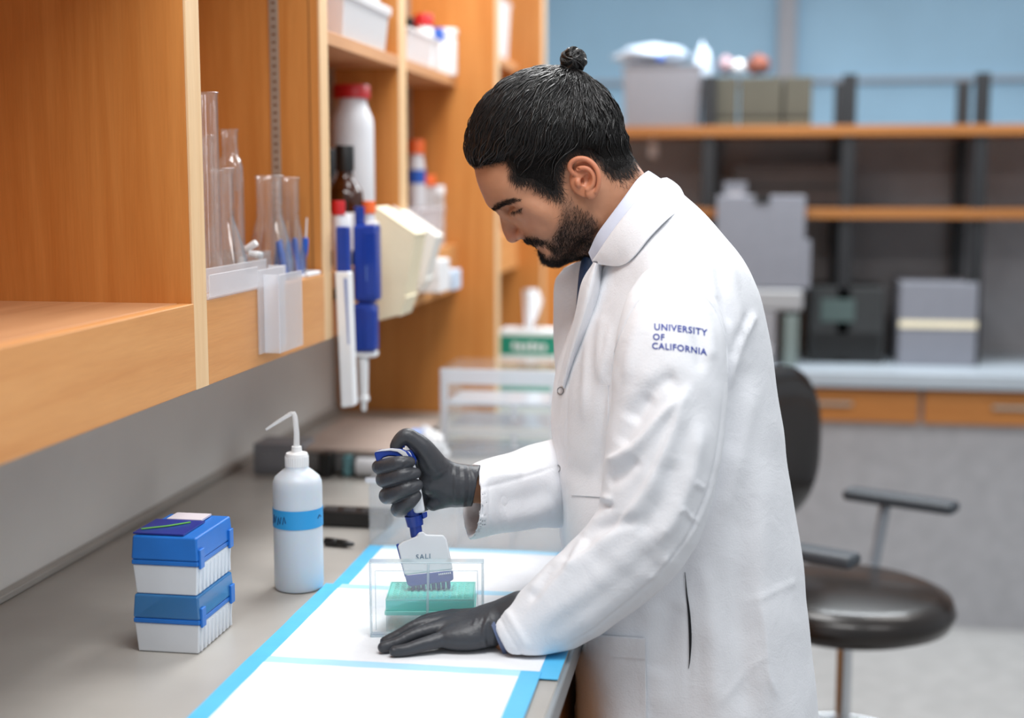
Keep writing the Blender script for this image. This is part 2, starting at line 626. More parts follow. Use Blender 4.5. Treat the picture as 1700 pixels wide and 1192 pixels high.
# low white tray with blue-handled tools
tr = empty('tool_tray', (XS - 0.03, 2.32, ZL1), 'low white wire tray on the ledge beside the wooden upright', 'tray')
t0, t1 = 2.315, 2.390
for nm, b in (('tray_rail', (XS - 0.008, XS - 0.002, t0, t1, ZL1 + 0.001, ZL1 + 0.008)), ('tray_rail', (XS - 0.05, XS - 0.045, t0, t1, ZL1 + 0.001, ZL1 + 0.008)),
              ('tray_rail', (XS - 0.05, XS - 0.002, t1 - 0.005, t1, ZL1 + 0.001, ZL1 + 0.008)), ('tray_rail', (XS - 0.05, XS - 0.046, t0, t1 - 0.006, ZL1 + 0.022, ZL1 + 0.032)),
              ('tray_post', (XS - 0.05, XS - 0.046, t1 - 0.012, t1 - 0.006, ZL1 + 0.008, ZL1 + 0.022)), ('tray_post', (XS - 0.05, XS - 0.046, t0, t0 + 0.006, ZL1 + 0.008, ZL1 + 0.022)),
              ('tray_floor', (XS - 0.045, XS - 0.008, t0, t1 - 0.005, ZL1 + 0.001, ZL1 + 0.003))):
    child(MB().box(*b).build(nm, WHITE, bevel=0.0015), tr)

TOOLB = mat('tool_blue', '#1F57B8', 0.3)
tools = [(462, 2.30, 430, 395, -8, 'leftmost'), (468, 2.275, 434, 398, 10, 'second from the left'), (478, 2.33, 428, 398, -4, 'third from the left'),
         (491, 2.35, 425, 393, 2, 'fourth from the left'), (503, 2.36, 428, 392, -10, 'rightmost')]
for u, Y, v0, v1, lean, which in tools:
    b0 = at(u, v0, Y=Y)
    e = empty('dropper', b0, 'small dropper with a blue bulb handle on the ledge, %s of five' % which, 'dropper', group='blue droppers on the ledge')
    h = (v0 - v1) / 2300 * Y
    M = RY(-lean)
    MB().lathe([(0.001, -0.032), (0.0058, -0.030), (0.0066, 0), (0.0068, h * 0.4), (0.0056, h * 0.8), (0.0042, h * 0.95), (0.001, h)], 16, M).build('handle', TOOLB, e, smooth=True)
    MB().tube([M @ Vector((0, 0, h * 0.9)), M @ Vector((-0.004 * (1 if lean < 0 else -1), 0, h + 0.034))], [0.0016, 0.0012], 8).build('stem', WHITE if lean < -9 else mat('tan_stem', '#C9A27E', 0.4), e, smooth=True)

# small clear beaker of odds and ends behind the flasks
tb = empty('small_tub', put(425, 2.18), 'low clear tub with white stoppers on the ledge behind the rack', 'tub')
MB().box(-0.075, 0.012, -0.03, 0.03, 0.001, 0.004).build('tub_floor', FROST, tb)
for b in ((-0.075, 0.012, -0.03, -0.028, 0.004, 0.052), (-0.075, 0.012, 0.028, 0.03, 0.004, 0.052), (-0.075, -0.073, -0.028, 0.028, 0.004, 0.052), (0.010, 0.012, -0.028, 0.028, 0.004, 0.052)):
    MB().box(*b).build('tub_wall', CLEAR, tb)
for (x, z, a) in ((-0.012, 0.060, 60), (-0.004, 0.047, 100), (-0.03, 0.030, 20)):
    MB().lathe([(0.0015, -0.012), (0.0050, -0.011), (0.0060, 0.009), (0.0050, 0.012), (0.001, 0.0125)], 14, T((x, 0.0, z)) @ RY(a)).build('stopper', WHITE, tb, smooth=True)


# ================================================================== bottles and jars in the other bays
def bottle(name, loc, r, h, neck_r, cap_h, body_m, cap_m, label, cat='bottle', shoulder=0.22, cap_r=None, lab=None):
    e = empty(name, loc, label, cat)
    hb = h - cap_h
    s0 = hb * (1 - shoulder)
    prof = [(0.001, 0), (r * 0.93, 0), (r, 0.006), (r, s0)]
    for k in range(1, 7):
        t = k / 6
        prof.append((r + (neck_r - r) * (0.5 - 0.5 * math.cos(math.pi * t)), s0 + (hb - s0) * (0.15 + 0.75 * t)))
    prof += [(neck_r, hb)]
    MB().lathe(prof, 32).build('bottle_body', body_m, e, smooth=True, angle=60)
    cr = cap_r or neck_r * 1.25
    MB().lathe([(0.001, hb - 0.004), (cr, hb - 0.004), (cr, h - 0.003), (cr * 0.94, h), (0.001, h)], 32).build('screw_cap', cap_m, e, smooth=True)
    if lab:
        z0, z1, m = lab
        MB().lathe([(r + 0.0006, z0), (r + 0.0009, z0), (r + 0.0009, z1), (r + 0.0006, z1)], 32, close=True).build('paper_label', m, e, smooth=True)
    return e


RED = mat('red_cap', '#C01E22', 0.4)
ORANGE = mat('orange_cap', '#EE6A2E', 0.4)
AMBER = mat('amber_glass', '#3A1A06', 0.08, noise=0.3, coat=0.5)
WHITEB = mat('white_jar_plastic', '#D9DADF', 0.4, noise=0.03)
BLACKC = mat('black_cap', '#121212', 0.4)
LABELP = mat('paper_label', '#EDEDF0', 0.6)
BLUEC = mat('blue_cap', '#2458B5', 0.4)
bottle('jar', put(586, 2.86), 0.0455, 0.366, 0.031, 0.024, WHITEB, RED, 'large white plastic jar with a red screw cap behind the amber bottles', 'jar', shoulder=0.20)
bottle('reagent_bottle', put(573, 2.68), 0.036, 0.236, 0.0150, 0.046, AMBER, BLACKC, 'brown amber glass bottle with a black ribbed cap and white label', 'bottle', shoulder=0.34, lab=(0.03, 0.105, LABELP))
bottle('reagent_bottle', put(541, 2.77), 0.034, 0.232, 0.0165, 0.050, AMBER, BLACKC, 'amber bottle half hidden behind the wooden upright, left of the labelled one', 'bottle', shoulder=0.5)
bottle('vial', put(561, 2.515), 0.012, 0.130, 0.010, 0.022, WHITEB, RED, 'small white vial with a red cap below the amber bottles', 'vial')
bottle('vial', put(570, 2.55), 0.013, 0.105, 0.011, 0.024, FROST2, WHITE, 'small milky vial with a white cap beside the red-capped vial', 'vial')
bottle('vial', put(612, 2.62), 0.0125, 0.128, 0.010, 0.02, WHITEB, ORANGE, 'small white vial with an orange cap behind the hanging blue pipette', 'vial')

# translucent tub on the upper shelf, second bay
def tub(name, x0, x1, y0, y1, z0, h, m, label, lid=None, taper=0.008, cat='tub'):
    e = empty(name, ((x0 + x1) / 2, (y0 + y1) / 2, z0), label, cat)
    a, b = (x1 - x0) / 2, (y1 - y0) / 2
    th = 0.003
    for sx, sy, ex, ey in ((-1, 0, th, b), (1, 0, th, b), (0, -1, a, th), (0, 1, a, th)):
        mb = MB()
        bot, top = [], []
        for dx, dy in ((-1, -1), (1, -1), (1, 1), (-1, 1)):
            for z, ring, tp in ((0.001, bot, taper), (h, top, 0)):
                cx = sx * (a - tp) + (dx * th / 2 if sx else dx * (a - tp))
                cy = sy * (b - tp) + (dy * th / 2 if sy else dy * (b - tp))
                ring.append((cx, cy, z))
        mb.hexa(bot, top)
        mb.build('tub_wall', m, e)
    MB().box(-a + taper, a - taper, -b + taper, b - taper, 0.0005, 0.003).build('tub_floor', m, e)
    rim = MB()
    for x_0, x_1, y_0, y_1 in ((-a - 0.006, a + 0.006, -b - 0.006, -b), (-a - 0.006, a + 0.006, b, b + 0.006), (-a - 0.006, -a, -b, b), (a, a + 0.006, -b, b)):
        rim.box(x_0, x_1, y_0, y_1, h - 0.006, h)
    rim.build('rim', m, e, bevel=0.001)
    if lid:
        MB().box(-a - 0.007, a + 0.007, -b - 0.007, b + 0.007, h + 0.0005, h + 0.012).build('lid', lid, e, bevel=0.003)
    return e


tub('storage_tub', -0.985, -0.748, 2.60, 2.935, ZU1, 0.085, FROST2, 'milky lidded plastic tub on the upper shelf above the red-capped jar', lid=FROST2)
tub('storage_tub', -0.96, -0.755, 2.63, 2.92, ZU1 + 0.100, 0.12, FROST2, 'milky open tub stacked on the lidded tub on the upper shelf')
# third bay, upper shelf: bin with bottles
tub('bottle_bin', -0.93, -0.744, 3.10, 3.43, ZU1, 0.075, FROST2, 'low milky bin holding white bottles on the upper shelf beside the tall end panel', cat='bin')
bottle('plastic_bottle', put(706, 3.36, ZU1 + 0.004), 0.0235, 0.128, 0.018, 0.024, WHITE, RED, 'white bottle with a red cap standing in the milky bin', 'bottle')
bottle('plastic_bottle', put(684, 3.38, ZU1 + 0.004), 0.0205, 0.122, 0.015, 0.03, WHITEB, BLACKC, 'white bottle with a black cap at the back of the milky bin', 'bottle')
bottle('plastic_bottle', put(726, 3.49, ZU1), 0.024, 0.112, 0.016, 0.03, WHITE, BLUEC, 'white bottle with a blue cap right of the milky bin', 'bottle')
bottle('plastic_bottle', put(742, 3.56, ZU1), 0.028, 0.118, 0.024, 0.012, WHITE, WHITE, 'round all-white bottle on the upper shelf touching the tall end panel', 'bottle')
# third bay, lower shelf
bottle('reagent_bottle', put(692, 3.53), 0.022, 0.272, 0.017, 0.032, WHITEB, ORANGE, 'tall white bottle with an orange cap behind the low clear tub', 'bottle', lab=(0.16, 0.195, BLUEC))
bottle('reagent_bottle', put(711, 3.55), 0.017, 0.182, 0.0155, 0.024, FROST2, ORANGE, 'short milky bottle with an orange cap above the low clear tub', 'bottle')
bottle('reagent_bottle', put(729, 3.575), 0.013, 0.155, 0.012, 0.02, FROST2, WHITE, 'small milky bottle with a white cap beside the short orange-capped bottle', 'bottle')
tub('storage_tub', -0.845, -0.747, 3.20, 3.47, ZS, 0.100, FROST, 'low clear tub on the ledge in front of the orange-capped bottles')
# bay beyond the tall end panel
tub('storage_tub', -0.91, -0.745, 4.10, 4.50, 1.91, 0.18, FROST2, 'tall milky tub on the shelf beyond the tall end panel')

# ------------------------------------------------------------------ pipettes hanging on the rail
def hang_pipette(u, Y, v_top, v_bot, v_tip, label, kind):
    X = XS + 0.032
    zt, zb, zp = (at(u, v, Y=Y).z for v in (v_top, v_bot, v_tip))
    x = at(u, 400, Y=Y).x
    e = empty('pipette', (x, Y, zp), label, 'pipette')
    H0, H1, HM = zb - zp, zt - zp, (zb + zt) / 2 - zp
    if kind == 'blue':
        zz = lambda v: at(u, v, Y=Y).z - zp
        MB().box(-0.019, 0.027, -0.020, 0.020, zz(499), zz(373)).build('handle', BLUEP, e, bevel=0.006, seg=3)
        MB().box(0.002, 0.0272, -0.0215, 0.0, zz(492), zz(382)).build('front_shell', BLUEP, e, bevel=0.004, seg=3)
        MB().box(-0.022, 0.022, -0.022, 0.018, zz(583), zz(503)).build('lower_grip', BLUEP, e, bevel=0.008, seg=3)
        MB().box(0.0, 0.024, -0.0235, 0.0, zz(580), zz(510)).build('ejector_arm', BLUEP, e, bevel=0.005, seg=3)
        MB().box(-0.012, 0.016, -0.012, 0.012, zz(505), zz(497)).build('neck', BLUEP, e)
        MB().lathe([(0.0095, zz(374)), (0.0095, zz(347)), (0.0105, zz(345)), (0.0105, zz(343))], 20, T((-0.010, 0, 0))).build('plunger', BLUEP, e, smooth=True)
        MB().box(0.004, 0.026, -0.012, 0.012, zz(374), zz(368)).build('top_cap', WHITE, e, bevel=0.003)
        MB().box(-0.020, 0.021, -0.016, 0.016, zz(592), zz(582)).build('collar', WHITE, e, bevel=0.004)
        MB().lathe([(0.001, 0.0), (0.004, 0.0), (0.0055, 0.006), (0.006, 0.018), (0.011, 0.020), (0.011, 0.028), (0.0085, 0.030), (0.011, zz(590))], 20, T((-0.007, 0, 0))).build('tip_cone', WHITE, e, smooth=True)
        MB().box(-0.045, -0.018, -0.010, 0.010, zz(440), zz(420)).build('hanger', DARKM, e, bevel=0.002)
        MB().box(0.0075, 0.0085, -0.0225, -0.0215, zz(465), zz(440)).build('printed_mark', mat('print_pale_blue', '#7FA0D8', 0.5), e)
    else:
        MB().box(-0.011, 0.011, -0.011, 0.011, H0, H1).build('plunger', BLUEP, e, bevel=0.003)
        MB().hexa([(-0.006, -0.014, 0), (0.020, -0.014, 0.004), (0.020, 0.014, 0.004), (-0.006, 0.014, 0)],
                  [(-0.014, -0.014, H0 + 0.002), (0.014, -0.014, H0 + 0.002), (0.014, 0.014, H0 + 0.002), (-0.014, 0.014, H0 + 0.002)]).build('paper_sleeve', WHITE, e, bevel=0.004)
        MB().hexa([(0.010, -0.0150, 0.12), (0.0125, -0.0150, 0.12), (0.0125, -0.0144, 0.12), (0.010, -0.0144, 0.12)],
                  [(0.004, -0.0150, H0 - 0.01), (0.010, -0.0150, H0 - 0.01), (0.010, -0.0144, H0 - 0.01), (0.004, -0.0144, H0 - 0.01)]).build('printed_scale', mat('scale_blue', '#7E93C4', 0.5), e)
        MB().box(-0.050, -0.012, -0.008, 0.008, H0 - 0.05, H0 - 0.03).build('hanger', DARKM, e, bevel=0.002)
    return e


hang_pipette(606, 2.575, 343, 588, 682, 'royal blue pipette with a white tip cone hanging on the shelf rail', 'blue')
hang_pipette(570, 2.465, 376, 452, 676, 'pipette with a blue plunger in a long white paper sleeve hanging on the rail', 'white')

# slanted holders and small devices hung in front of the rail
def slant_holder(name, Y, w, px, m, label, cat):
    """px: outline in photo pixels of the near side face"""
    pts = [at(u, v, Y=Y) for u, v in px]
    e = empty(name, (pts[-1].x, Y, min(p.z for p in pts)), label, cat)
    poly = [(p.x - e.location.x, p.z - e.location.z) for p in pts]
    M = Matrix(((1, 0, 0, 0), (0, 0, 1, 0), (0, 1, 0, 0), (0, 0, 0, 1)))
    MB().prism(poly, 0, 0.004, M).build('side_panel', m, e, bevel=0.001)
    MB().prism(poly, w - 0.004, w, M).build('side_panel', m, e, bevel=0.001)
    for i in (0, 2):
        a, b = poly[i], poly[(i + 1) % len(poly)]
        dx, dz = b[0] - a[0], b[1] - a[1]
        ln = math.hypot(dx, dz)
        nx, nz = dz / ln * 0.005, -dx / ln * 0.005
        q = [a, b, (b[0] - nx, b[1] - nz), (a[0] - nx, a[1] - nz)]
        MB().prism(q, 0.0, w, M).build('top_panel' if i == 0 else 'front_panel', m, e, bevel=0.001)
    a, b = poly[1], poly[2]
    MB().prism([a, b, (b[0] - 0.005, b[1]), (a[0] - 0.005, a[1])], 0.004, w - 0.004, M).build('front_panel', m, e, bevel=0.001)
    return e


slant_holder('file_holder', 2.70, 0.10, [(621, 346), (689, 392), (672, 492), (660, 524), (626, 533)], CREAM, 'cream slant-topped holder hanging beside the blue pipette', 'holder')
slant_holder('file_holder', 2.97, 0.07, [(650, 345), (724, 396), (706, 462), (692, 482), (655, 492)], mat('pale_plastic', '#E9E8E2', 0.45), 'off-white slant-topped holder behind the cream one', 'holder')
for (u0, u1, v0, v1, Y, d, m, nm, lb) in ((690, 732, 432, 486, 3.12, 0.10, WHITE, 'timer', 'white boxy timer hanging on the rail right of the slanted holders'),
                                          (724, 755, 449, 482, 3.30, 0.08, mat('pale_blue_plastic', '#C9D9EC', 0.4), 'clip_holder', 'pale blue clip box hanging on the rail beside the tall end panel')):
    a, b = at(u0, v1, Y=Y), at(u1, v0, Y=Y)
    e = empty(nm, ((a.x + b.x) / 2, Y, a.z), lb, 'timer' if nm == 'timer' else 'clip box')
    w, h = (b.x - a.x) / 2, b.z - a.z
    MB().box(-w, w, 0, d, 0, h).build('case', m, e, bevel=0.004)
    MB().box(-w * 0.8, w * 0.8, -0.003, 0.001, h * 0.45, h * 0.88).build('face_plate', m, e, bevel=0.001)
    MB().box(-w - 0.012, -w, d * 0.3, d * 0.6, h * 0.05, h * 0.3).build('clip', DARKM, e, bevel=0.001)
# ================================================================== things on the bench
ZB = ZC + 0.0005
# ---- absorbent underpads
PADW = mat('underpad_white', '#E8EAEE', 0.85, noise=0.02, nscale=60, bump=0.35, bscale=260)
PADB = mat('underpad_blue_film', '#58BCEB', 0.42, noise=0.06, nscale=18, bump=0.25, bscale=60)
PADF = mat('underpad_pale_blue_fold', '#A9D9F1', 0.6, noise=0.05, nscale=25, bump=0.3, bscale=90)


def underpad(x0, x1, y0, y1, z, skew, label, bw=0.026, fw=0.024):
    e = empty('underpad', ((x0 + x1) / 2, (y0 + y1) / 2, z), label, 'underpad', rz=math.radians(skew))
    a, b = (x1 - x0) / 2, (y1 - y0) / 2

    def sheet(name, xx0, xx1, yy0, yy1, zz, th, m):
        nx, ny = max(2, int((xx1 - xx0) / 0.012)), max(2, int((yy1 - yy0) / 0.012))
        vs_, fs = [], []
        for j in range(ny + 1):
            for i in range(nx + 1):
                x, y = xx0 + (xx1 - xx0) * i / nx, yy0 + (yy1 - yy0) * j / ny
                w = 0.0004 * math.sin(31 * x + 3 * math.sin(17 * y)) * math.sin(23 * y + 1.3) + 0.0002 * math.sin(90 * x + 40 * y)
                vs_.append((x, y, zz + th + max(w, -th * 0.5)))
        n = len(vs_)
        vs_ += [(v[0], v[1], zz) for v in vs_]
        W1 = nx + 1
        for j in range(ny):
            for i in range(nx):
                q = (j * W1 + i, j * W1 + i + 1, (j + 1) * W1 + i + 1, (j + 1) * W1 + i)
                fs.append(q)
                fs.append(tuple(n + k for k in reversed(q)))
        ring = [i for i in range(W1)] + [j * W1 + nx for j in range(1, ny + 1)] + [ny * W1 + i for i in range(nx - 1, -1, -1)] + [j * W1 for j in range(ny - 1, 0, -1)]
        for k in range(len(ring)):
            p, q = ring[k], ring[(k + 1) % len(ring)]
            fs.append((p, n + p, n + q, q))
        return MB().add(vs_, fs).build(name, m, e, smooth=True, angle=50)

    sheet('blue_backing', -a, a, -b, b, 0.0, 0.0008, PADB)
    sheet('folded_end', -a + bw, a - bw, b - fw, b, 0.0008, 0.0006, PADF)
    sheet('folded_end', -a + bw, a - bw, -b, -b + fw, 0.0008, 0.0006, PADF)
    sheet('absorbent_pad', -a + bw, a - bw, -b + fw - 0.002, b - fw + 0.002, 0.0008, 0.0008, PADW)
    sheet('tissue_margin', -a + bw, -a + bw + 0.036, -b + fw, b - fw, 0.0008, 0.0011, mat('underpad_tissue', '#E9EDF2', 0.85, bump=0.3, bscale=200))
    return e


underpad(-0.612, -0.262, 1.985, 2.245, ZB, 1.0, 'blue-edged white underpad at the far end under the pipette')
underpad(-0.620, -0.2125, 1.650, 2.005, ZB + 0.0018, 0.0, 'blue-edged white underpad under the clear box and the flat hand')
underpad(-0.618, -0.234, 1.20, 1.668, ZB + 0.0036, 0.4, 'blue-edged white underpad nearest the lower edge of the picture')

# ---- wash bottle
wb = empty('wash_bottle', at(497, 975, Z=ZB), 'milky squeeze wash bottle with a bent spout and a blue tape band', 'wash bottle')
MILK = mat('milky_polyethylene', '#CDD6E0', 0.38, noise=0.03, nscale=8, sss=0.35)
SPOUT = glassy('spout_plastic', (0.95, 0.96, 0.97), edge=0.3, rough=0.2, milk=0.6, milk_col=(0.92, 0.93, 0.94))
R = 0.0375
prof = [(0.001, 0.003), (R * 0.8, 0.001), (R * 0.95, 0.0015), (R, 0.008), (R * 0.995, 0.085), (R, 0.155), (R * 0.985, 0.166), (R * 0.90, 0.174), (R * 0.62, 0.183), (R * 0.48, 0.187), (R * 0.46, 0.192)]
MB().lathe(prof, 48).build('bottle_body', MILK, wb, smooth=True, angle=60)
MB().lathe([(0.001, 0.188), (0.0175, 0.188), (0.0172, 0.207), (0.016, 0.210), (0.008, 0.212), (0.0075, 0.220), (0.001, 0.220)], 36).build('screw_cap', mat('milky_cap', '#E6E7E8', 0.4), wb, smooth=True, angle=35)
cap_r = [s for s in range(30)]
kn = MB()
for k in cap_r:
    a = 2 * math.pi * k / 30
    kn.box(-0.0006, 0.0006, 0.0170, 0.0180, 0.190, 0.205, RZ(math.degrees(a)))
kn.build('cap_ribs', _mats['milky_cap'], wb)
MB().tube([(0, 0, 0.216), (0.0005, 0, 0.24), (-0.0015, 0, 0.266), (-0.003, 0, 0.2712), (-0.007, 0, 0.2705), (-0.028, 0, 0.2575), (-0.0475, 0, 0.2445)],
          [0.0047, 0.0043, 0.0038, 0.0034, 0.0032, 0.0026, 0.0018], 14).build('spout', SPOUT, wb, smooth=True)
TAPE = mat('blue_tape', '#2C9BDB', 0.5, noise=0.06)
MB().lathe([(R + 0.0002, 0.099), (R + 0.0006, 0.099), (R + 0.0006, 0.1275), (R + 0.0002, 0.1275)], 48, close=True).build('tape_band', TAPE, wb, smooth=True)
INK = mat('ink', '#14325C', 0.6)
scr = [[(-0.0365, 0.106), (-0.0352, 0.120), (-0.034, 0.108), (-0.032, 0.119)], [(-0.030, 0.106), (-0.0285, 0.118), (-0.0265, 0.108), (-0.0245, 0.119)], [(-0.0225, 0.108), (-0.020, 0.120), (-0.0178, 0.110)],
       [(0.030, 0.114), (0.0325, 0.119), (0.0348, 0.115)]]
for q in scr:
    pts = []
    for x, z in q:
        ang = max(-1, min(1, x / (R + 0.0008)))
        pts.append((x, -math.sqrt(max(0, (R + 0.0008) ** 2 - x * x)), z - 0.001))
    MB().tube([RZ(math.degrees(0.30)) @ Vector(p) for p in pts], 0.0007, 6).build('handwriting_stroke', INK, wb, smooth=True)

# ---- stack of tip boxes at the near left
TBB = glassy('blue_tip_box_lid', (0.55, 0.75, 0.95), edge=0.3, rough=0.12, milk=0.75, milk_col=(0.07, 0.33, 0.72))
TBW = mat('tip_box_white', '#DCE0E6', 0.45, noise=0.04)
TBD = mat('tip_box_blue', '#1E6FC6', 0.35, noise=0.08)
xr, yf = -0.690, 1.795
for k in range(2):
    z0 = ZB + k * 0.079
    lab = ('lower blue and white pipette tip box of the stack at the near bench corner', 'upper pipette tip box with a dark blue lid, on top of its twin')[k]
    e = empty('tip_box', (xr - 0.045, yf - 0.0625, z0), lab, 'tip box')
    MB().hexa([(-0.042, -0.060, 0), (0.042, -0.060, 0), (0.042, 0.060, 0), (-0.042, 0.060, 0)], [(-0.045, -0.0625, 0.040), (0.045, -0.0625, 0.040), (0.045, 0.0625, 0.040), (-0.045, 0.0625, 0.040)]).build('box_base', TBW, e, bevel=0.002)
    for i in range(9):
        y = -0.054 + i * 0.0135
        MB().box(0.0425, 0.0453, y - 0.0015, y + 0.0015, 0.003, 0.036).build('box_rib', TBW, e, bevel=0.0006)
    MB().box(-0.046, 0.046, -0.0635, 0.0635, 0.040, 0.0465).build('tip_rack', TBD, e, bevel=0.0015)
    MB().hexa([(-0.0465, -0.064, 0.0465), (0.0465, -0.064, 0.0465), (0.0465, 0.064, 0.0465), (-0.0465, 0.064, 0.0465)],
              [(-0.0445, -0.062, 0.0785), (0.0445, -0.062, 0.0785), (0.0445, 0.062, 0.0785), (-0.0445, 0.062, 0.0785)]).build('box_lid', TBD if k else TBB, e, bevel=0.003)
    MB().box(0.0455, 0.049, 0.046, 0.060, 0.036, 0.062).build('lid_catch', TBD, e, bevel=0.001)
    MB().box(0.0455, 0.049, -0.060, -0.046, 0.036, 0.062).build('lid_catch', TBD, e, bevel=0.001)
e = empty('leaflet', (xr - 0.055, yf - 0.075, ZB + 0.1585), 'folded dark blue leaflet lying on the upper tip box', 'leaflet')
MB().box(-0.035, 0.035, -0.045, 0.03, 0, 0.002).build('cover', mat('leaflet_blue', '#1B2E86', 0.3), e)
MB().box(-0.020, 0.030, 0.030, 0.066, 0.0005, 0.003).build('inner_page', mat('leaflet_pale', '#CFC6CC', 0.5), e)
MB().tube([(-0.03, -0.03, 0.003), (0.0, -0.01, 0.0035), (0.02, 0.015, 0.003)], 0.0012, 6).build('green_stripe', mat('leaflet_green', '#5FAE3E', 0.5), e)

# ---- flat instrument at the back of the bench, power strip, marker, plastic bag
ins = empty('bench_instrument', at(610, 790, Z=ZB), 'low flat beige-topped instrument lying across the bench behind the wash bottle', 'instrument')
hx0, hx1, dep, hh = -0.155, 0.075, 0.36, 0.058
MB().box(hx0, hx1, 0.0, dep, 0.004, hh - 0.012).build('housing', mat('instrument_grey', '#8E8D8C', 0.5, noise=0.08), ins, bevel=0.004)
MB().box(hx0 - 0.004, hx1 + 0.004, -0.006, dep + 0.004, hh - 0.012, hh).build('top_cover', mat('instrument_beige', '#B9A79C', 0.45, noise=0.08), ins, bevel=0.004)
MB().lathe([(0.001, -0.04), (0.019, -0.04), (0.019, 0.04), (0.001, 0.04)], 24, T((0.025, -0.020, 0.024)) @ RY(90)).build('paper_roll', mat('roll_paper', '#C3C3C6', 0.6), ins, smooth=True)
MB().box(-0.045, -0.030, -0.028, 0.0, 0.004, 0.046).build('roll_bracket', mat('teal_bracket', '#5F8C92', 0.4), ins, bevel=0.002)
MB().box(-0.095, -0.068, -0.04, 0.0, 0.003, 0.052).build('socket_block', DARKM, ins, bevel=0.003)
for x in (-0.13, 0.05):
    MB().lathe([(0.001, 0), (0.010, 0), (0.009, 0.004), (0.001, 0.004)], 16, T((x, 0.03, 0))).build('rubber_foot', DARKM, ins)
gb = empty('junction_box', at(462, 788, Z=ZB), 'small grey box against the wall behind the wash bottle spout', 'box')
MB().box(-0.055, 0.055, 0.0, 0.09, 0, 0.066).build('case', GREYB, gb, bevel=0.004)
MB().box(-0.045, 0.045, -0.003, 0.001, 0.012, 0.054).build('cover_plate', GREYB, gb, bevel=0.002)
ps = empty('power_strip', at(575, 876, Z=ZB), 'black power strip lying behind the wash bottle', 'power strip')
MB().box(-0.055, 0.075, 0.0, 0.05, 0.0, 0.028).build('case', DARKM, ps, bevel=0.004)
for x in (-0.035, 0.0, 0.035):
    MB().box(x - 0.011, x + 0.011, 0.010, 0.036, 0.0275, 0.029).build('socket', mat('socket_grey', '#2B2B2D', 0.5), ps, bevel=0.002)
mk = empty('marker_pen', at(566, 908, Z=ZB), 'black marker pen lying on the bench right of the wash bottle', 'pen')
MB().lathe([(0.001, -0.032), (0.006, -0.031), (0.0065, 0.0), (0.0065, 0.010), (0.005, 0.014), (0.003, 0.024), (0.001, 0.026)], 18, T((0, 0, 0.007)) @ RZ(-12) @ RY(90)).build('barrel', DARKM, mk, smooth=True)
MB().lathe([(0.0066, -0.030), (0.0072, -0.029), (0.0072, -0.008), (0.0066, -0.007)], 18, T((0, 0, 0.007)) @ RZ(-12) @ RY(90)).build('cap', BLACKC, mk, smooth=True)

# crumpled bag
bg = empty('plastic_bag', at(700, 785, Z=ZB), 'crumpled white and blue plastic bag behind the raised glove', 'bag')
bm = bmesh.new()
bmesh.ops.create_icosphere(bm, subdivisions=4, radius=1.0)
for v in bm.verts:
    n = v.co.normalized()
    k = 1 + 0.16 * math.sin(7 * n.x + 2 * n.y) * math.cos(6 * n.z + n.x) + 0.10 * math.sin(13 * n.y + 5 * n.x) + 0.06 * math.sin(21 * n.z + 9 * n.x)
    v.co = Vector((n.x * 0.052 * k, n.y * 0.06 * k, max(0.001, 0.045 + n.z * 0.048 * k)))
me = bpy.data.meshes.new('bag_film')
bm.to_mesh(me)
bm.free()
me.materials.append(FROST2)
o = bpy.data.objects.new('bag_film', me)
COL.objects.link(o)
o.parent = bg
MB().hexa([(-0.020, -0.030, 0.088), (0.012, -0.030, 0.086), (0.012, 0.0, 0.090), (-0.020, 0.0, 0.092)], [(-0.018, -0.030, 0.092), (0.012, -0.030, 0.090), (0.012, 0.0, 0.094), (-0.018, 0.0, 0.096)]).build('printed_panel', mat('bag_blue', '#8DA9E0', 0.5), bg, bevel=0.001)

# ---- acrylic drawer cabinet
A0, A1 = at(731, 772, Z=ZB), at(929, 772, Z=ZB)
Yc = 3.02
ax0 = at(731, 650, Y=Yc).x
ax1 = at(926, 650, Y=Yc).x
az1 = at(800, 616, Y=Yc).z
ac = empty('acrylic_cabinet', ((ax0 + ax1) / 2, Yc, ZB), 'clear acrylic bench cabinet with a shelf and drawers in front of the tissue box', 'cabinet')
hw, hd, hz = (ax1 - ax0) / 2, 0.20, az1 - ZB
MB().box(-hw, hw, 0, hd, hz - 0.002, hz + 0.004).build('top_plate', CLEAR, ac, bevel=0.002)
MB().box(-hw, hw, -0.003, 0.003, hz - 0.030, hz + 0.004).build('top_rail', ACRYL, ac, bevel=0.002)
for x in (-hw, hw - 0.016):
    MB().box(x, x + 0.016, -0.004, 0.008, 0, hz - 0.030).build('front_post', ACRYL, ac, bevel=0.002)
for x in (-hw + 0.006, hw - 0.009):
    MB().box(x, x + 0.003, 0.006, hd, 0.002, hz - 0.007).build('side_plate', CLEAR, ac)
MB().box(-hw + 0.01, hw - 0.01, hd - 0.004, hd, 0.004, hz - 0.007).build('rear_plate', CLEAR, ac)
MB().box(-hw + 0.010, hw - 0.010, 0.004, hd - 0.005, hz * 0.60, hz * 0.60 + 0.004).build('inner_shelf', ACRYL, ac)
for k, (z0, z1) in enumerate(((0.004, 0.060), (0.068, 0.128))):
    MB().box(-hw + 0.018, hw - 0.018, 0.0, 0.005, z0, z1).build('drawer_front', CLEAR, ac, bevel=0.001)
    MB().box(-hw + 0.018, hw - 0.018, 0.005, hd - 0.01, z0, z0 + 0.003).build('drawer_floor', ACRYL, ac)
    MB().box(-hw + 0.018, hw - 0.018, -0.002, 0.006, z1 - 0.006, z1).build('drawer_rim', ACRYL, ac)
    MB().box(0.030, 0.042, -0.010, 0.0, z0 + 0.02, z1 - 0.002).build('drawer_pull', ACRYL, ac, bevel=0.002)

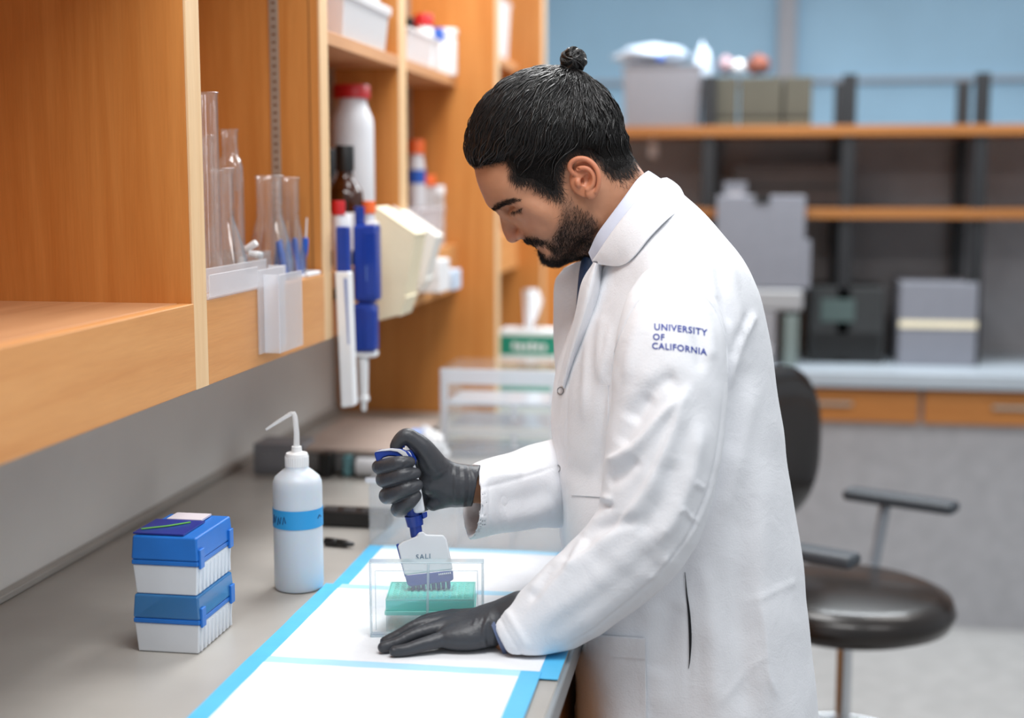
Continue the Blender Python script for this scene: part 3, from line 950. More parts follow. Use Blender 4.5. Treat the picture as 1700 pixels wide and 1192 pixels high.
# ---- clear bin standing in front of it
bx0, bx1 = at(613, 905, Z=ZB), at(960, 905, Z=ZB)
cb = empty('clear_bin', ((bx0.x + bx1.x) / 2, bx0.y, ZB), 'wide clear plastic bin on the bench behind the raised pipette', 'bin')
w2, hb2, d2 = (bx1.x - bx0.x) / 2, 0.118, 0.34
BINM = glassy('cloudy_bin_plastic', (0.95, 0.96, 0.97), edge=0.35, rough=0.12, milk=0.10, milk_col=(0.85, 0.86, 0.88))
for b in ((-w2, w2, 0, 0.003, 0.001, hb2), (-w2, w2, d2 - 0.003, d2, 0.001, hb2), (-w2, -w2 + 0.003, 0.003, d2 - 0.003, 0.001, hb2), (w2 - 0.003, w2, 0.003, d2 - 0.003, 0.001, hb2)):
    MB().box(*b).build('bin_wall', BINM, cb, bevel=0.001)
MB().box(-w2, w2, 0, d2, 0.0, 0.003).build('bin_floor', BINM, cb)
MB().box(-w2 - 0.004, w2 + 0.004, -0.006, 0.0, hb2 - 0.008, hb2).build('bin_rim', ACRYL, cb, bevel=0.001)
for k in range(3):
    MB().box(-w2 + 0.06 + k * 0.09, -w2 + 0.063 + k * 0.09, 0.02, d2 - 0.02, 0.003, 0.085).build('divider', BINM, cb)

# ---- green tissue box
TGREEN = mat('tissue_box_green', '#0F8A70', 0.5, noise=0.05)
TWHITE = mat('tissue_box_white', '#E6EAEC', 0.55)
Yt = 3.95
tx0, tx1 = at(829, 600, Y=Yt).x, at(921, 600, Y=Yt).x
tz = at(870, 550, Y=Yt).z - ZB
tbx = empty('tissue_box', ((tx0 + tx1) / 2, Yt, ZB), 'green and white wiper tissue box behind the acrylic cabinet', 'tissue box')
hw = (tx1 - tx0) / 2
MB().box(-hw, hw, 0, 0.11, 0, tz).build('carton', TGREEN, tbx, bevel=0.002)
MB().box(-hw - 0.0006, hw + 0.0006, -0.0006, 0.1106, tz - 0.012, tz + 0.0006).build('white_band', TWHITE, tbx)
MB().box(-hw - 0.0006, hw + 0.0006, -0.0006, 0.05, tz * 0.50, tz * 0.62).build('white_band', TWHITE, tbx)
MB().box(-hw - 0.0004, hw + 0.0004, -0.0004, 0.05, 0.0005, tz * 0.14).build('pale_band', mat('tissue_box_pale', '#7FB9AE', 0.5), tbx)
for zc, hh_ in ((tz * 0.76, 0.011), (tz * 0.30, 0.010)):
    for k in range(6):
        x = -hw * 0.52 + k * hw * 0.21
        MB().box(x, x + hw * 0.15, -0.0012, 0.0, zc - hh_ * (1 if k % 2 else 0.8), zc + hh_ * (0.7 if k % 3 else 1.1)).build('printed_mark', TWHITE, tbx)
MB().lathe([(0.001, 0), (0.042, 0), (0.042, 0.0015), (0.001, 0.0015)], 24, T((0, 0.055, tz + 0.0006)) @ Matrix.Scale(0.45, 4, (0, 1, 0))).build('opening_film', FROST, tbx)
# upright tissue: a folded sheet
vs_, fs = [], []
nu, nv = 16, 10
for side in (0, 1):
    for j in range(nv + 1):
        t = j / nv
        for i in range(nu + 1):
            s = i / nu
            wl, wr = -0.014 - 0.010 * t, 0.006 + 0.030 * t
            x = wl + (wr - wl) * s
            y = 0.055 + 0.016 * math.sin(s * 7 + t * 2) * (0.4 + t) + 0.004 * math.sin(13 * s) + side * 0.0008
            z = tz + t * (0.122 - 0.014 * abs(s - 0.4) - (0.030 * max(0, s - 0.75) / 0.25))
            vs_.append((x, y, z))
W1 = (nu + 1) * (nv + 1)
for j in range(nv):
    for i in range(nu):
        q = (j * (nu + 1) + i, j * (nu + 1) + i + 1, (j + 1) * (nu + 1) + i + 1, (j + 1) * (nu + 1) + i)
        fs += [q, tuple(W1 + k for k in reversed(q))]
MB().add(vs_, fs).build('tissue', mat('tissue_white', '#F2F3F7', 0.8), tbx, smooth=True, angle=80, fix=False)

# ---- open tip box with teal rack, and its clear lid standing in front
TEAL = mat('teal_rack_plastic', '#63F0E2', 0.35, noise=0.04, sss=0.2)
TEALP = mat('pale_teal_rim', '#8CF2E6', 0.35, noise=0.03)
ZM = ZB + 0.0018 + 0.0018
tpb = empty('open_tip_box', at(714, 1052, Z=ZM), 'open pipette tip box with a teal rack under the pipette', 'tip box', rz=YAW)
BW, BD = 0.0605, 0.083
zr0, zr1 = 0.026, 0.049
def tp(name, m, *b, bev=0.0012):
    return MB().box(*b).build(name, m, tpb, bevel=bev)
for b in ((-BW, BW, 0, 0.002, 0.002, zr0), (-BW, BW, BD - 0.002, BD, 0.002, zr0), (-BW, -BW + 0.002, 0.002, BD - 0.002, 0.002, zr0), (BW - 0.002, BW, 0.002, BD - 0.002, 0.002, zr0)):
    tp('base_wall', CLEAR, *b)
tp('base_floor', CLEAR, -BW, BW, 0, BD, 0, 0.002)
tp('rack_rim', TEALP, -BW - 0.0015, BW + 0.0015, -0.0015, BD + 0.0015, zr0, zr0 + 0.006)
tp('rack_body', TEAL, -BW, BW, 0, BD, zr0 + 0.006, zr1 - 0.003)
# top deck with a raised lip and 8 x 12 holes
tp('rack_deck', TEAL, -BW + 0.002, BW - 0.002, 0.002, BD - 0.002, zr1 - 0.003, zr1 - 0.0012, bev=0.0004)
tipm = MB()
for i in range(12):
    for j in range(8):
        tipm.lathe([(0.0022, 0.0), (0.0034, 0.0), (0.0034, 0.0012), (0.0022, 0.0012)], 10, T((-BW + 0.011 + i * 0.009, 0.010 + j * 0.009, zr1 - 0.0012)), close=True)
o = tipm.build('tip_collars', TEALP, tpb, smooth=True)
o['kind'] = 'stuff'
for b in ((-BW, BW, 0, 0.0016, zr1 - 0.003, zr1), (-BW, BW, BD - 0.0016, BD, zr1 - 0.003, zr1), (-BW, -BW + 0.0016, 0.0016, BD - 0.0016, zr1 - 0.003, zr1), (BW - 0.0016, BW, 0.0016, BD - 0.0016, zr1 - 0.003, zr1)):
    tp('rack_lip', TEALP, *b, bev=0.0004)

lid = empty('box_lid', at(709, 1058, Z=ZM), 'clear plastic box lid standing on edge in front of the teal rack', 'lid', rz=YAW)
LW, LH, LD = 0.0775, 0.1065, 0.016
lv = glassy('clear_lid_plastic', (0.99, 0.995, 1.0), edge=0.5, rough=0.04, milk=0.10, milk_col=(0.92, 0.96, 0.98), base=0.05)
le = glassy('clear_lid_edge', (0.93, 0.96, 0.98), edge=0.6, rough=0.06, milk=0.40, milk_col=(0.80, 0.90, 0.94), base=0.06)
M = RX(3)
def lb(name, m, *b, bev=0.001):
    o = MB().box(*b, M=M).build(name, m, lid, bevel=bev)
    return o
MB().box(-LW + 0.003, LW - 0.003, 0.0, 0.0015, 0.004, LH - 0.003, M=M).build('face_panel', lv, lid)
lb('side_wall', le, -LW, -LW + 0.0022, 0.0, LD, 0.0022, LH - 0.0022)
lb('side_wall', le, LW - 0.0032, LW, 0.0, LD, 0.0022, LH - 0.0022)
lb('side_wall', le, -LW, LW, 0.0, LD, LH - 0.0022, LH)
lb('side_wall', le, -LW, LW, 0.0, LD, 0.0, 0.0022)
for b in ((-LW + 0.008, LW - 0.008, -0.0006, 0.0, LH - 0.0125, LH - 0.0115), (-LW + 0.008, -LW + 0.009, -0.0006, 0.0, 0.010, LH - 0.0125), (LW - 0.009, LW - 0.008, -0.0006, 0.0, 0.010, LH - 0.0125)):
    lb('moulded_line', le, *b, bev=0.0002)
MB().hexa([(-0.0018, -0.0012, 0.003), (0.0018, -0.0012, 0.003), (0.0018, 0.0, 0.003), (-0.0018, 0.0, 0.003)],
          [(0.0012, -0.0012, LH - 0.002), (0.0046, -0.0012, LH - 0.002), (0.0046, 0.0, LH - 0.002), (0.0012, 0.0, LH - 0.002)]).build('centre_rib', le, lid, bevel=0.0004).rotation_euler = (math.radians(3), 0, 0)
# ================================================================== far side of the room
YB = 4.75         # front plane of the far bench
fb = empty('far_bench', (1.2, YB, 0), 'far laboratory bench with a grey top and maple drawers behind the chair', 'bench')
zt = at(1300, 615, Y=YB).z
ze = at(1300, 640, Y=YB).z
zd = at(1300, 700, Y=YB).z
child(MB().box(0.0, 3.6, YB, YB + 0.8, ze, zt).build('worktop', mat('far_top_grey', '#A9B3BC', 0.35, noise=0.05), bevel=0.004), fb)
child(MB().box(0.02, 3.58, YB + 0.06, YB + 0.78, 0.0, ze).build('carcass', mat('far_carcass_grey', '#A5A6AA', 0.6, noise=0.1)), fb)
for k in range(6):
    x = 0.04 + k * 0.585
    d = child(MB().box(x, x + 0.57, YB + 0.035, YB + 0.06, zd, ze - 0.012).build('drawer_front', wood('maple_far', '#CC8A4A', '#B07038', 'X'), bevel=0.003), fb)
    hd_ = child(MB().box(x + 0.22, x + 0.35, YB + 0.02, YB + 0.035, (zd + ze) / 2 - 0.006, (zd + ze) / 2 + 0.006).build('handle', STEEL, bevel=0.003), d)

# free-standing rack shelving on that bench
sh = empty('rack_shelving', (1.0, YB + 0.3, zt), 'dark rack shelving with orange-brown boards on the far bench', 'shelving')
YS = YB + 0.22
BLKP = mat('rack_post_black', '#17181B', 0.5)
WOODF = wood('rack_board', '#A9703C', '#8C5729', 'X')
for (u0, u1) in ((1164, 1187), (1395, 1418), (1615, 1638)):
    a, b = at(u0, 300, Y=YS), at(u1, 300, Y=YS)
    child(MB().box(a.x, b.x, YS, YS + 0.04, zt, at(0, 140, Y=YS).z).build('post', BLKP, bevel=0.002), sh)
    child(MB().box(a.x, b.x, YS + 0.42, YS + 0.46, zt, at(0, 140, Y=YS).z).build('post', BLKP, bevel=0.002), sh)
zs = []
for (v0, v1) in ((209, 226), (346, 362)):
    z0, z1 = at(1200, v1, Y=YS - 0.01).z, at(1200, v0, Y=YS - 0.01).z
    zs.append(z1)
    child(MB().box(at(985, 200, Y=YS).x, 3.2, YS - 0.01, YS + 0.45, z0, z1).build('shelf_board', WOODF, bevel=0.002), sh)
child(MB().box(at(985, 200, Y=YS).x, 3.2, YS + 0.47, YS + 0.48, zt, at(0, 225, Y=YS).z).build('back_sheet', mat('rack_back_grey', '#A3A0A2', 0.7, noise=0.15, nscale=8)), sh)


def pxbox(name, u0, u1, v0, v1, Y, d, m, label, cat, bev=0.004, base=None):
    a, b = at(u0, v1, Y=Y), at(u1, v0, Y=Y)
    if base is not None:
        a.z = base + 0.0005
    e = empty(name, ((a.x + b.x) / 2, Y, a.z), label, cat)
    w, h = (b.x - a.x) / 2, b.z - a.z
    return e, w, h, d, MB().box(-w, w, 0, d, 0, h).build('body', m, e, bevel=bev)


# clear bin with bags on the top shelf
tubz = zs[0] + 0.001
a, b = at(1034, 200, Y=YS + 0.02), at(1162, 200, Y=YS + 0.02)
hbin = at(1100, 108, Y=YS + 0.02).z - tubz
GREYT = glassy('grey_bin_plastic', (0.9, 0.9, 0.92), edge=0.2, rough=0.3, milk=0.80, milk_col=(0.40, 0.39, 0.42))
e = tub('storage_bin', a.x, b.x, YS + 0.02, YS + 0.36, tubz, hbin, GREYT, 'large cloudy grey bin stuffed with bags on the top rack board', cat='bin')
MB().box(-0.118, 0.118, -0.012, 0.19, hbin - 0.022, hbin - 0.007).build('orange_band', mat('bin_orange', '#B5754E', 0.6), e, bevel=0.002)
w_ = (b.x - a.x) / 2
MB().lathe([(0.001, 0), (0.016, 0), (0.018, 0.03), (0.012, 0.06), (0.001, 0.06)], 16, T((-0.035, -0.025, -0.105))).build('hanging_tag', FROST2, e, smooth=True)
MB().tube([(-0.035, -0.014, 0.03), (-0.035, -0.022, -0.02), (-0.035, -0.025, -0.05)], 0.010, 8).build('tag_cord', FROST2, e)
BAGW = mat('bag_white', '#D5E2F2', 0.5, noise=0.1, nscale=12)
def lump(name, m, parent, loc, r, seed=0):
    bm = bmesh.new()
    bmesh.ops.create_icosphere(bm, subdivisions=3, radius=1.0)
    for v in bm.verts:
        n = v.co.normalized()
        k = 1 + 0.15 * math.sin(6 * n.x + seed) * math.cos(5 * n.z + seed) + 0.10 * math.sin(11 * n.y + 5 * n.x + seed)
        v.co = Vector((n.x * r[0] * k, n.y * r[1] * k, n.z * r[2] * k))
    me = bpy.data.meshes.new(name)
    bm.to_mesh(me)
    bm.free()
    me.materials.append(m)
    me.polygons.foreach_set('use_smooth', [True] * len(me.polygons))
    o = bpy.data.objects.new(name, me)
    COL.objects.link(o)
    o.parent = parent
    o.location = loc
    return o


def top_lump(name, u, v, Y, r, m, label, cat, seed):
    p = at(u, v, Y=Y)
    e = empty(name, (p.x, p.y, p.z - r[2]), label, cat)
    lump('film', m, e, (0, 0, r[2]), r, seed)
    return e


top_lump('bag_bundle', 1082, 92, YS + 0.15, (0.125, 0.10, 0.036), BAGW, 'white plastic bag bundle lying on top of the cloudy grey bin', 'bag', 1)
b2 = top_lump('bag_bundle', 1166, 110, YS + 0.12, (0.034, 0.05, 0.075), BAGW, 'pale bag hanging between the grey bin and the olive boxes', 'bag', 2)
p = at(1096, 96, Y=YS + 0.035)
tag(lump('blue_stopper', mat('stopper_blue', '#2E62C8', 0.4), None, (p.x, p.y, p.z), (0.014, 0.012, 0.012), 3), 'small bright blue stopper on the white bag bundle', 'stopper')
OLIVE = mat('olive_box', '#4B473B', 0.7, noise=0.12, nscale=10)
for k, (u0, u1) in enumerate(((1185, 1226), (1226, 1300), (1300, 1350))):
    e, w, h, d, o = pxbox('olive_box', u0 + 1, u1 - 1, 127, 207, YS + 0.03, 0.30, OLIVE, ('narrow olive-brown box beside the black post on the top rack board', 'wide olive-brown box in the middle of the top rack board', 'olive-brown box right of the wide one on the top rack board')[k], 'box', base=zs[0])
    MB().box(-w * 0.96, w * 0.96, -0.003, 0.0, h * 0.18, h * 0.24).build('ridge', mat('olive_dark', '#3A372D', 0.7), e)
    MB().box(-w, w, -0.004, 0.302, h * 0.02, h * 0.10).build('base_band', mat('olive_pale', '#5E5A4A', 0.7), e, bevel=0.002)
top_lump('cloth_roll', 1258, 108, YS + 0.12, (0.040, 0.05, 0.034), mat('rust_cloth', '#8A5040', 0.8, noise=0.3, nscale=20), 'rust-brown bundle lying on the olive boxes', 'bundle', 4)
top_lump('cloth_roll', 1205, 108, YS + 0.14, (0.028, 0.05, 0.032), mat('rose_cloth', '#B79AA0', 0.8, noise=0.2), 'pink-grey bundle at the left on the olive boxes', 'bundle', 5)
p = at(1226, 110, Y=YS + 0.06)
tag(lump('white_ball', WHITE, None, (p.x, p.y, p.z), (0.022, 0.022, 0.024), 6), 'round white ball between the two bundles on the olive boxes', 'ball')
# lower rack board: white carton with a dark hand hole, dark things behind
GREYC = mat('carton_grey_white', '#7C7E87', 0.6, noise=0.05)
e, w, h, d, o = pxbox('carton', 1187, 1338, 325, 470, YS - 0.10, 0.09, GREYC, 'big pale grey carton with a dark hand hole in front of the lower rack board', 'carton', base=at(1290, 481, Y=YB + 0.10).z + 0.002)
MB().box(-0.020, 0.030, -0.004, 0.03, h - 0.026, h + 0.0008).build('hand_hole', DARKM, e)
MB().box(w - 0.02, w + 0.022, 0.002, 0.09, 0.0, h * 0.52).build('side_flap', GREYC, e, bevel=0.003)
e, w, h, d, o = pxbox('dark_case', 1215, 1420, 272, 345, YS + 0.20, 0.2, mat('dark_case', '#4E4543', 0.7, noise=0.2), 'dark brown case lying on the lower rack board', 'case', base=zs[1])
MB().box(-w, w, -0.004, 0, h * 0.45, h * 0.52).build('seam', DARKM, e)
e, w, h, d, o = pxbox('small_carton', 1200, 1240, 302, 344, YS + 0.05, 0.1, GREYC, 'small pale carton standing above the big pale grey carton', 'carton', base=zs[1])
MB().box(-w * 0.7, w * 0.7, -0.002, 0, h * 0.3, h * 0.6).build('label', PALE, e)
# on the far bench top
e, w, h, d, o = pxbox('balance', 1240, 1334, 482, 516, YB + 0.10, 0.25, mat('balance_grey', '#9A9A9C', 0.45), 'grey flat-topped balance on the far bench below the carton', 'balance', bev=0.012)
e, w, h, d, o = pxbox('white_bottle_case', 1250, 1288, 517, 613, YB + 0.10, 0.2, mat('case_grey', '#8B8A8E', 0.6), 'grey upright box under the balance on the far bench', 'box', base=zt)
MB().box(-w * 0.7, w * 0.7, -0.002, 0, h * 0.2, h * 0.4).build('label', PALE, e)
e, w, h, d, o = pxbox('grey_canister', 1300, 1326, 524, 613, YB + 0.10, 0.2, mat('canister_green_grey', '#6F7B78', 0.6), 'green-grey canister right of the upright grey box', 'canister', base=zt)
MB().box(-w * 0.8, w * 0.8, 0.02, 0.18, h, h + 0.012).build('cap', DARKM, e)
e, w, h, d, o = pxbox('black_case', 1342, 1470, 478, 612, YB + 0.22, 0.28, mat('case_black', '#2A2C2D', 0.6, noise=0.2), 'black instrument case at the right on the far bench', 'case', base=zt)
MB().box(-w * 0.7, w * 0.2, -0.004, 0, h * 0.55, h * 0.85).build('display', mat('display_green', '#4B5A58', 0.3), e)
MB().box(-w * 0.9, w * 0.9, -0.004, 0, h * 0.05, h * 0.4).build('lower_panel', DARKM, e)
e, w, h, d, o = pxbox('carton', 1490, 1625, 470, 612, YB + 0.2, 0.3, GREYC, 'plain pale carton on the far bench beside the black instrument case', 'carton', base=zt)
MB().box(-w, w, -0.003, 0, h * 0.46, h * 0.54).build('tape', CREAM, e)

# ------------------------------------------------------------------ laboratory chair
YH = 3.05
cc = at(1412, 770, Y=YH)
ch = empty('lab_chair', (cc.x, cc.y, 0), 'black lab chair with a rounded leather backrest behind the man', 'chair', rz=math.radians(62))
LEATH = mat('black_brown_leather', '#1C130D', 0.30, noise=0.3, nscale=10, coat=0.2)
zb0, zb1 = at(1412, 905, Y=YH).z, at(1412, 622, Y=YH).z
# backrest: superellipse pad, curved
vs_, fs = [], []
NU, NV = 40, 12
hw_, hh_ = 0.215, (zb1 - zb0) / 2
rows = []
for side in (1, -1):
    for j in range(NV + 1):
        r = j / NV
        ring = []
        for i in range(NU):
            a = 2 * math.pi * i / NU
            c, s = math.cos(a), math.sin(a)
            ex = 0.72
            x = hw_ * r * math.copysign(abs(c) ** ex, c)
            z = hh_ * r * math.copysign(abs(s) ** ex, s)
            y = 0.20 + 0.6 * x * x * -1.0 + side * 0.030 * (1 - r ** 4) ** 0.5
            ring.append((x, y, (zb0 + zb1) / 2 + z))
        rows.append((side, ring))
        vs_ += ring
for s_ in range(2):
    base = s_ * (NV + 1) * NU
    for j in range(NV):
        for i in range(NU):
            q = (base + j * NU + i, base + j * NU + (i + 1) % NU, base + (j + 1) * NU + (i + 1) % NU, base + (j + 1) * NU + i)
            fs.append(q if s_ == 0 else q[::-1])
mbk = MB().add(vs_, fs)
mbk.build('backrest', LEATH, ch, smooth=True, angle=80)
zseat = 0.60
prof = [(0.001, zseat - 0.04), (0.19, zseat - 0.04), (0.225, zseat - 0.025), (0.235, zseat), (0.225, zseat + 0.028), (0.19, zseat + 0.042), (0.001, zseat + 0.05)]
MB().lathe(prof, 40).build('seat', LEATH, ch, smooth=True, angle=80)
MB().tube([(0, 0.05, zseat - 0.05), (0, 0.24, zseat - 0.045), (0, 0.262, zseat + 0.02), (0, 0.235, (zb0 + zb1) / 2)], [0.02, 0.02, 0.018, 0.014], 12).build('back_bracket', DARKM, ch, smooth=True)
CHR = mat('chrome', '#C9CCD0', 0.2, metal=0.9)
MB().lathe([(0.001, 0.08), (0.030, 0.08), (0.030, 0.30), (0.017, 0.31), (0.017, zseat - 0.04), (0.001, zseat - 0.04)], 20).build('gas_post', CHR, ch, smooth=True)
MB().box(-0.07, 0.07, -0.08, 0.08, zseat - 0.055, zseat - 0.04).build('seat_plate', DARKM, ch, bevel=0.004)
tr_ = [(0.20 * math.cos(2 * math.pi * i / 36), 0.20 * math.sin(2 * math.pi * i / 36), 0.26) for i in range(37)]
MB().tube(tr_, 0.010, 10, cap=False).build('foot_ring', CHR, ch, smooth=True)
for k in range(5):
    a = 2 * math.pi * k / 5 + 0.3
    c, s = math.cos(a), math.sin(a)
    MB().tube([(0.02 * c, 0.02 * s, 0.11), (0.15 * c, 0.15 * s, 0.095), (0.29 * c, 0.29 * s, 0.068)], [0.026, 0.022, 0.016], 10).build('base_leg', DARKM, ch, smooth=True)
    MB().lathe([(0.001, -0.012), (0.026, -0.012), (0.028, 0), (0.026, 0.012), (0.001, 0.012)], 18, T((0.29 * c, 0.29 * s, 0.0285)) @ RZ(math.degrees(a)) @ RX(90)).build('castor', DARKM, ch, smooth=True)
for s in (-1, 1):
    MB().tube([(s * 0.19, 0.06, zseat - 0.03), (s * 0.27, 0.05, zseat + 0.02), (s * 0.28, 0.03, zseat + 0.17)], 0.013, 10).build('arm_post', mat('arm_grey', '#8E949C', 0.4), ch, smooth=True)
    MB().box(s * 0.28 - 0.03, s * 0.28 + 0.03, -0.14, 0.13, zseat + 0.17, zseat + 0.198).build('armrest', mat('arm_pad', '#3B4046', 0.5), ch, bevel=0.012, seg=3)
# ================================================================== the person: implicit-surface kit
def smin(a, b, k):
    if k <= 0:
        return np.minimum(a, b)
    h = np.clip(0.5 + 0.5 * (b - a) / k, 0, 1)
    return b + (a - b) * h - k * h * (1 - h)


def smax(a, b, k):
    return -smin(-a, -b, k)


class Field:
    """signed distance samples on a grid; shapes are blended in one by one"""

    def __init__(s, lo, hi, h, mirror=None):
        lo, hi = np.array(lo, float), np.array(hi, float)
        s.lo, s.h, s.mirror = lo, h, mirror
        n = np.ceil((hi - lo) / h).astype(int) + 1
        s.ax = [(lo[i] + h * np.arange(n[i])).astype(np.float32) for i in range(3)]
        s.f = np.full(n, 0.08, np.float32)

    def grid(s, blo=None, bhi=None):
        sl, cs = [], []
        for i in range(3):
            a = s.ax[i]
            if i == 1 and s.mirror is not None:
                a = np.abs(a - s.mirror)
            if blo is None:
                q = slice(0, len(a))
            else:
                idx = np.nonzero((a >= blo[i]) & (a <= bhi[i]))[0]
                if len(idx) == 0:
                    return None, None
                q = slice(idx[0], idx[-1] + 1)
            sl.append(q)
            sh = [1, 1, 1]
            sh[i] = -1
            cs.append(a[q].reshape(sh))
        return tuple(sl), cs

    def op(s, prim, k=0.01, mode='add'):
        fn, blo, bhi = prim
        m = k + 3 * s.h
        sl, c = s.grid(None if blo is None else blo - m, None if blo is None else bhi + m)
        if sl is None:
            return s
        d = fn(*c).astype(np.float32)
        cur = s.f[sl]
        if mode == 'add':
            s.f[sl] = smin(cur, d, k)
        elif mode == 'sub':
            s.f[sl] = smax(cur, -d, k)
        else:
            s.f[sl] = smax(cur, d, k)
        return s

    def mesh(s, relax=0):
        f = s.f
        nx, ny, nz = f.shape
        ins = f < 0
        cnt = np.zeros((nx - 1, ny - 1, nz - 1), np.int8)
        for dx in (0, 1):
            for dy in (0, 1):
                for dz in (0, 1):
                    cnt += ins[dx:nx - 1 + dx, dy:ny - 1 + dy, dz:nz - 1 + dz]
        act = (cnt > 0) & (cnt < 8)
        ids = np.argwhere(act)
        idx = np.full(act.shape, -1, np.int64)
        idx[act] = np.arange(len(ids))
        acc = np.zeros((len(ids), 3))
        num = np.zeros(len(ids))
        cor = [(x, y, z) for x in (0, 1) for y in (0, 1) for z in (0, 1)]
        for a in cor:
            for ax in range(3):
                if a[ax]:
                    continue
                b = list(a)
                b[ax] = 1
                A, B = ids + np.array(a), ids + np.array(b)
                fa = f[A[:, 0], A[:, 1], A[:, 2]]
                fb = f[B[:, 0], B[:, 1], B[:, 2]]
                m = (fa < 0) != (fb < 0)
                t = fa[m] / (fa[m] - fb[m])
                p = A[m].astype(float)
                p[:, ax] += t
                acc[m] += p
                num[m] += 1
        V = s.lo + s.h * acc / num[:, None]
        F = []
        for ax in range(3):
            o1, o2 = [(1, 2), (2, 0), (0, 1)][ax]
            sa = [slice(None)] * 3
            sb = [slice(None)] * 3
            sa[ax] = slice(0, -1)
            sb[ax] = slice(1, None)
            A, B = ins[tuple(sa)], ins[tuple(sb)]
            e = np.argwhere(A != B)
            ok = (e[:, o1] > 0) & (e[:, o2] > 0) & (e[:, o1] < f.shape[o1] - 1) & (e[:, o2] < f.shape[o2] - 1)
            e = e[ok]
            flip = B[e[:, 0], e[:, 1], e[:, 2]]
            q = []
            for d1, d2 in ((-1, -1), (0, -1), (0, 0), (-1, 0)):
                c = e.copy()
                c[:, o1] += d1
                c[:, o2] += d2
                q.append(idx[c[:, 0], c[:, 1], c[:, 2]])
            q = np.stack(q, 1)
            q[flip] = q[flip][:, ::-1]
            F.append(q)
        F = np.concatenate(F)
        F = F[(F >= 0).all(1)]
        for _ in range(relax):
            V = laplace(V, F, 0.5)
        return V, F


def laplace(V, F, w):
    a = F.ravel()
    b = np.roll(F, -1, 1).ravel()
    S = np.zeros_like(V)
    n = np.zeros(len(V))
    for p, q in ((a, b), (b, a)):
        for i in range(3):
            S[:, i] += np.bincount(p, weights=V[q, i], minlength=len(V))
        n += np.bincount(p, minlength=len(V))
    return V + w * (S / np.maximum(n, 1)[:, None] - V)


def normals(V, F):
    n = np.cross(V[F[:, 2]] - V[F[:, 0]], V[F[:, 3]] - V[F[:, 1]])
    N = np.zeros_like(V)
    for k in range(4):
        for i in range(3):
            N[:, i] += np.bincount(F[:, k], weights=n[:, i], minlength=len(V))
    return N / np.maximum(np.linalg.norm(N, axis=1), 1e-12)[:, None]


def p_ell(c, r, R=None):
    c, r = np.array(c, float), np.array(r, float)
    R = np.eye(3) if R is None else np.array(R, float)      # rows: own axes

    def fn(x, y, z):
        d = [x - c[0], y - c[1], z - c[2]]
        q = [R[i, 0] * d[0] + R[i, 1] * d[1] + R[i, 2] * d[2] for i in range(3)]
        k0 = np.sqrt(sum((q[i] / r[i]) ** 2 for i in range(3))) + 1e-9
        k1 = np.sqrt(sum((q[i] / r[i] ** 2) ** 2 for i in range(3))) + 1e-9
        return k0 * (k0 - 1) / k1
    m = r.max()
    return fn, c - m, c + m


def p_cone(a, b, ra, rb):
    a, b = np.array(a, float), np.array(b, float)
    ba = b - a
    l2 = max(float(ba @ ba), 1e-12)

    def fn(x, y, z):
        t = np.clip(((x - a[0]) * ba[0] + (y - a[1]) * ba[1] + (z - a[2]) * ba[2]) / l2, 0, 1)
        return np.sqrt((x - a[0] - t * ba[0]) ** 2 + (y - a[1] - t * ba[1]) ** 2 + (z - a[2] - t * ba[2]) ** 2) - (ra + (rb - ra) * t)
    m = max(ra, rb)
    return fn, np.minimum(a, b) - m, np.maximum(a, b) + m


def p_plane(p0, n):
    p0, n = np.array(p0, float), np.array(n, float)
    n = n / np.linalg.norm(n)
    return (lambda x, y, z: (x - p0[0]) * n[0] + (y - p0[1]) * n[1] + (z - p0[2]) * n[2]), None, None


def chain(fd, pts, k, mode='add', k2=None):
    """pts: [(xyz, r)]; consecutive cones"""
    for (a, ra), (b, rb) in zip(pts[:-1], pts[1:]):
        fd.op(p_cone(a, b, ra, rb), k, mode)


def catmull(P, n):
    """smooth polyline through points (rows of P), n samples"""
    P = np.array(P, float)
    k = len(P)
    t = np.linspace(0, k - 1, n)
    i = np.clip(t.astype(int), 0, k - 2)
    u = (t - i)[:, None]
    p1, p2 = P[i], P[i + 1]
    p0 = np.where((i > 0)[:, None], P[np.maximum(i - 1, 0)], 2 * p1 - p2)
    p3 = np.where((i < k - 2)[:, None], P[np.minimum(i + 2, k - 1)], 2 * p2 - p1)
    return 0.5 * ((2 * p1) + (-p0 + p2) * u + (2 * p0 - 5 * p1 + 4 * p2 - p3) * u ** 2 + (-p0 + 3 * p1 - 3 * p2 + p3) * u ** 3)


def mesh_np(name, V, F, m, parent, smooth=True):
    me = bpy.data.meshes.new(name)
    nf, k = F.shape
    me.vertices.add(len(V))
    me.vertices.foreach_set('co', np.ascontiguousarray(V, np.float32).ravel())
    me.loops.add(nf * k)
    me.loops.foreach_set('vertex_index', np.ascontiguousarray(F, np.int32).ravel())
    me.polygons.add(nf)
    me.polygons.foreach_set('loop_start', np.arange(0, nf * k, k, dtype=np.int32))
    try:
        me.polygons.foreach_set('loop_total', np.full(nf, k, np.int32))
    except Exception:
        pass
    me.update(calc_edges=True)
    if smooth:
        me.polygons.foreach_set('use_smooth', np.ones(nf, bool))
    me.materials.append(m)
    o = bpy.data.objects.new(name, me)
    COL.objects.link(o)
    o.parent = parent
    return o


def bvh_of(V, F):
    return BVHTree.FromPolygons([tuple(v) for v in V], [tuple(int(i) for i in f) for f in F])


EYE = Vector((0, 0, CAM_Z))


def first_hit(bvh, u, v):
    """depth of the first surface seen at a pixel (a measuring aid while sewing pieces on)"""
    d = Vector(L(u, v, 1.0)) - EYE
    loc, n, i, t = bvh.ray_cast(EYE, d.normalized())
    return None if loc is None else loc


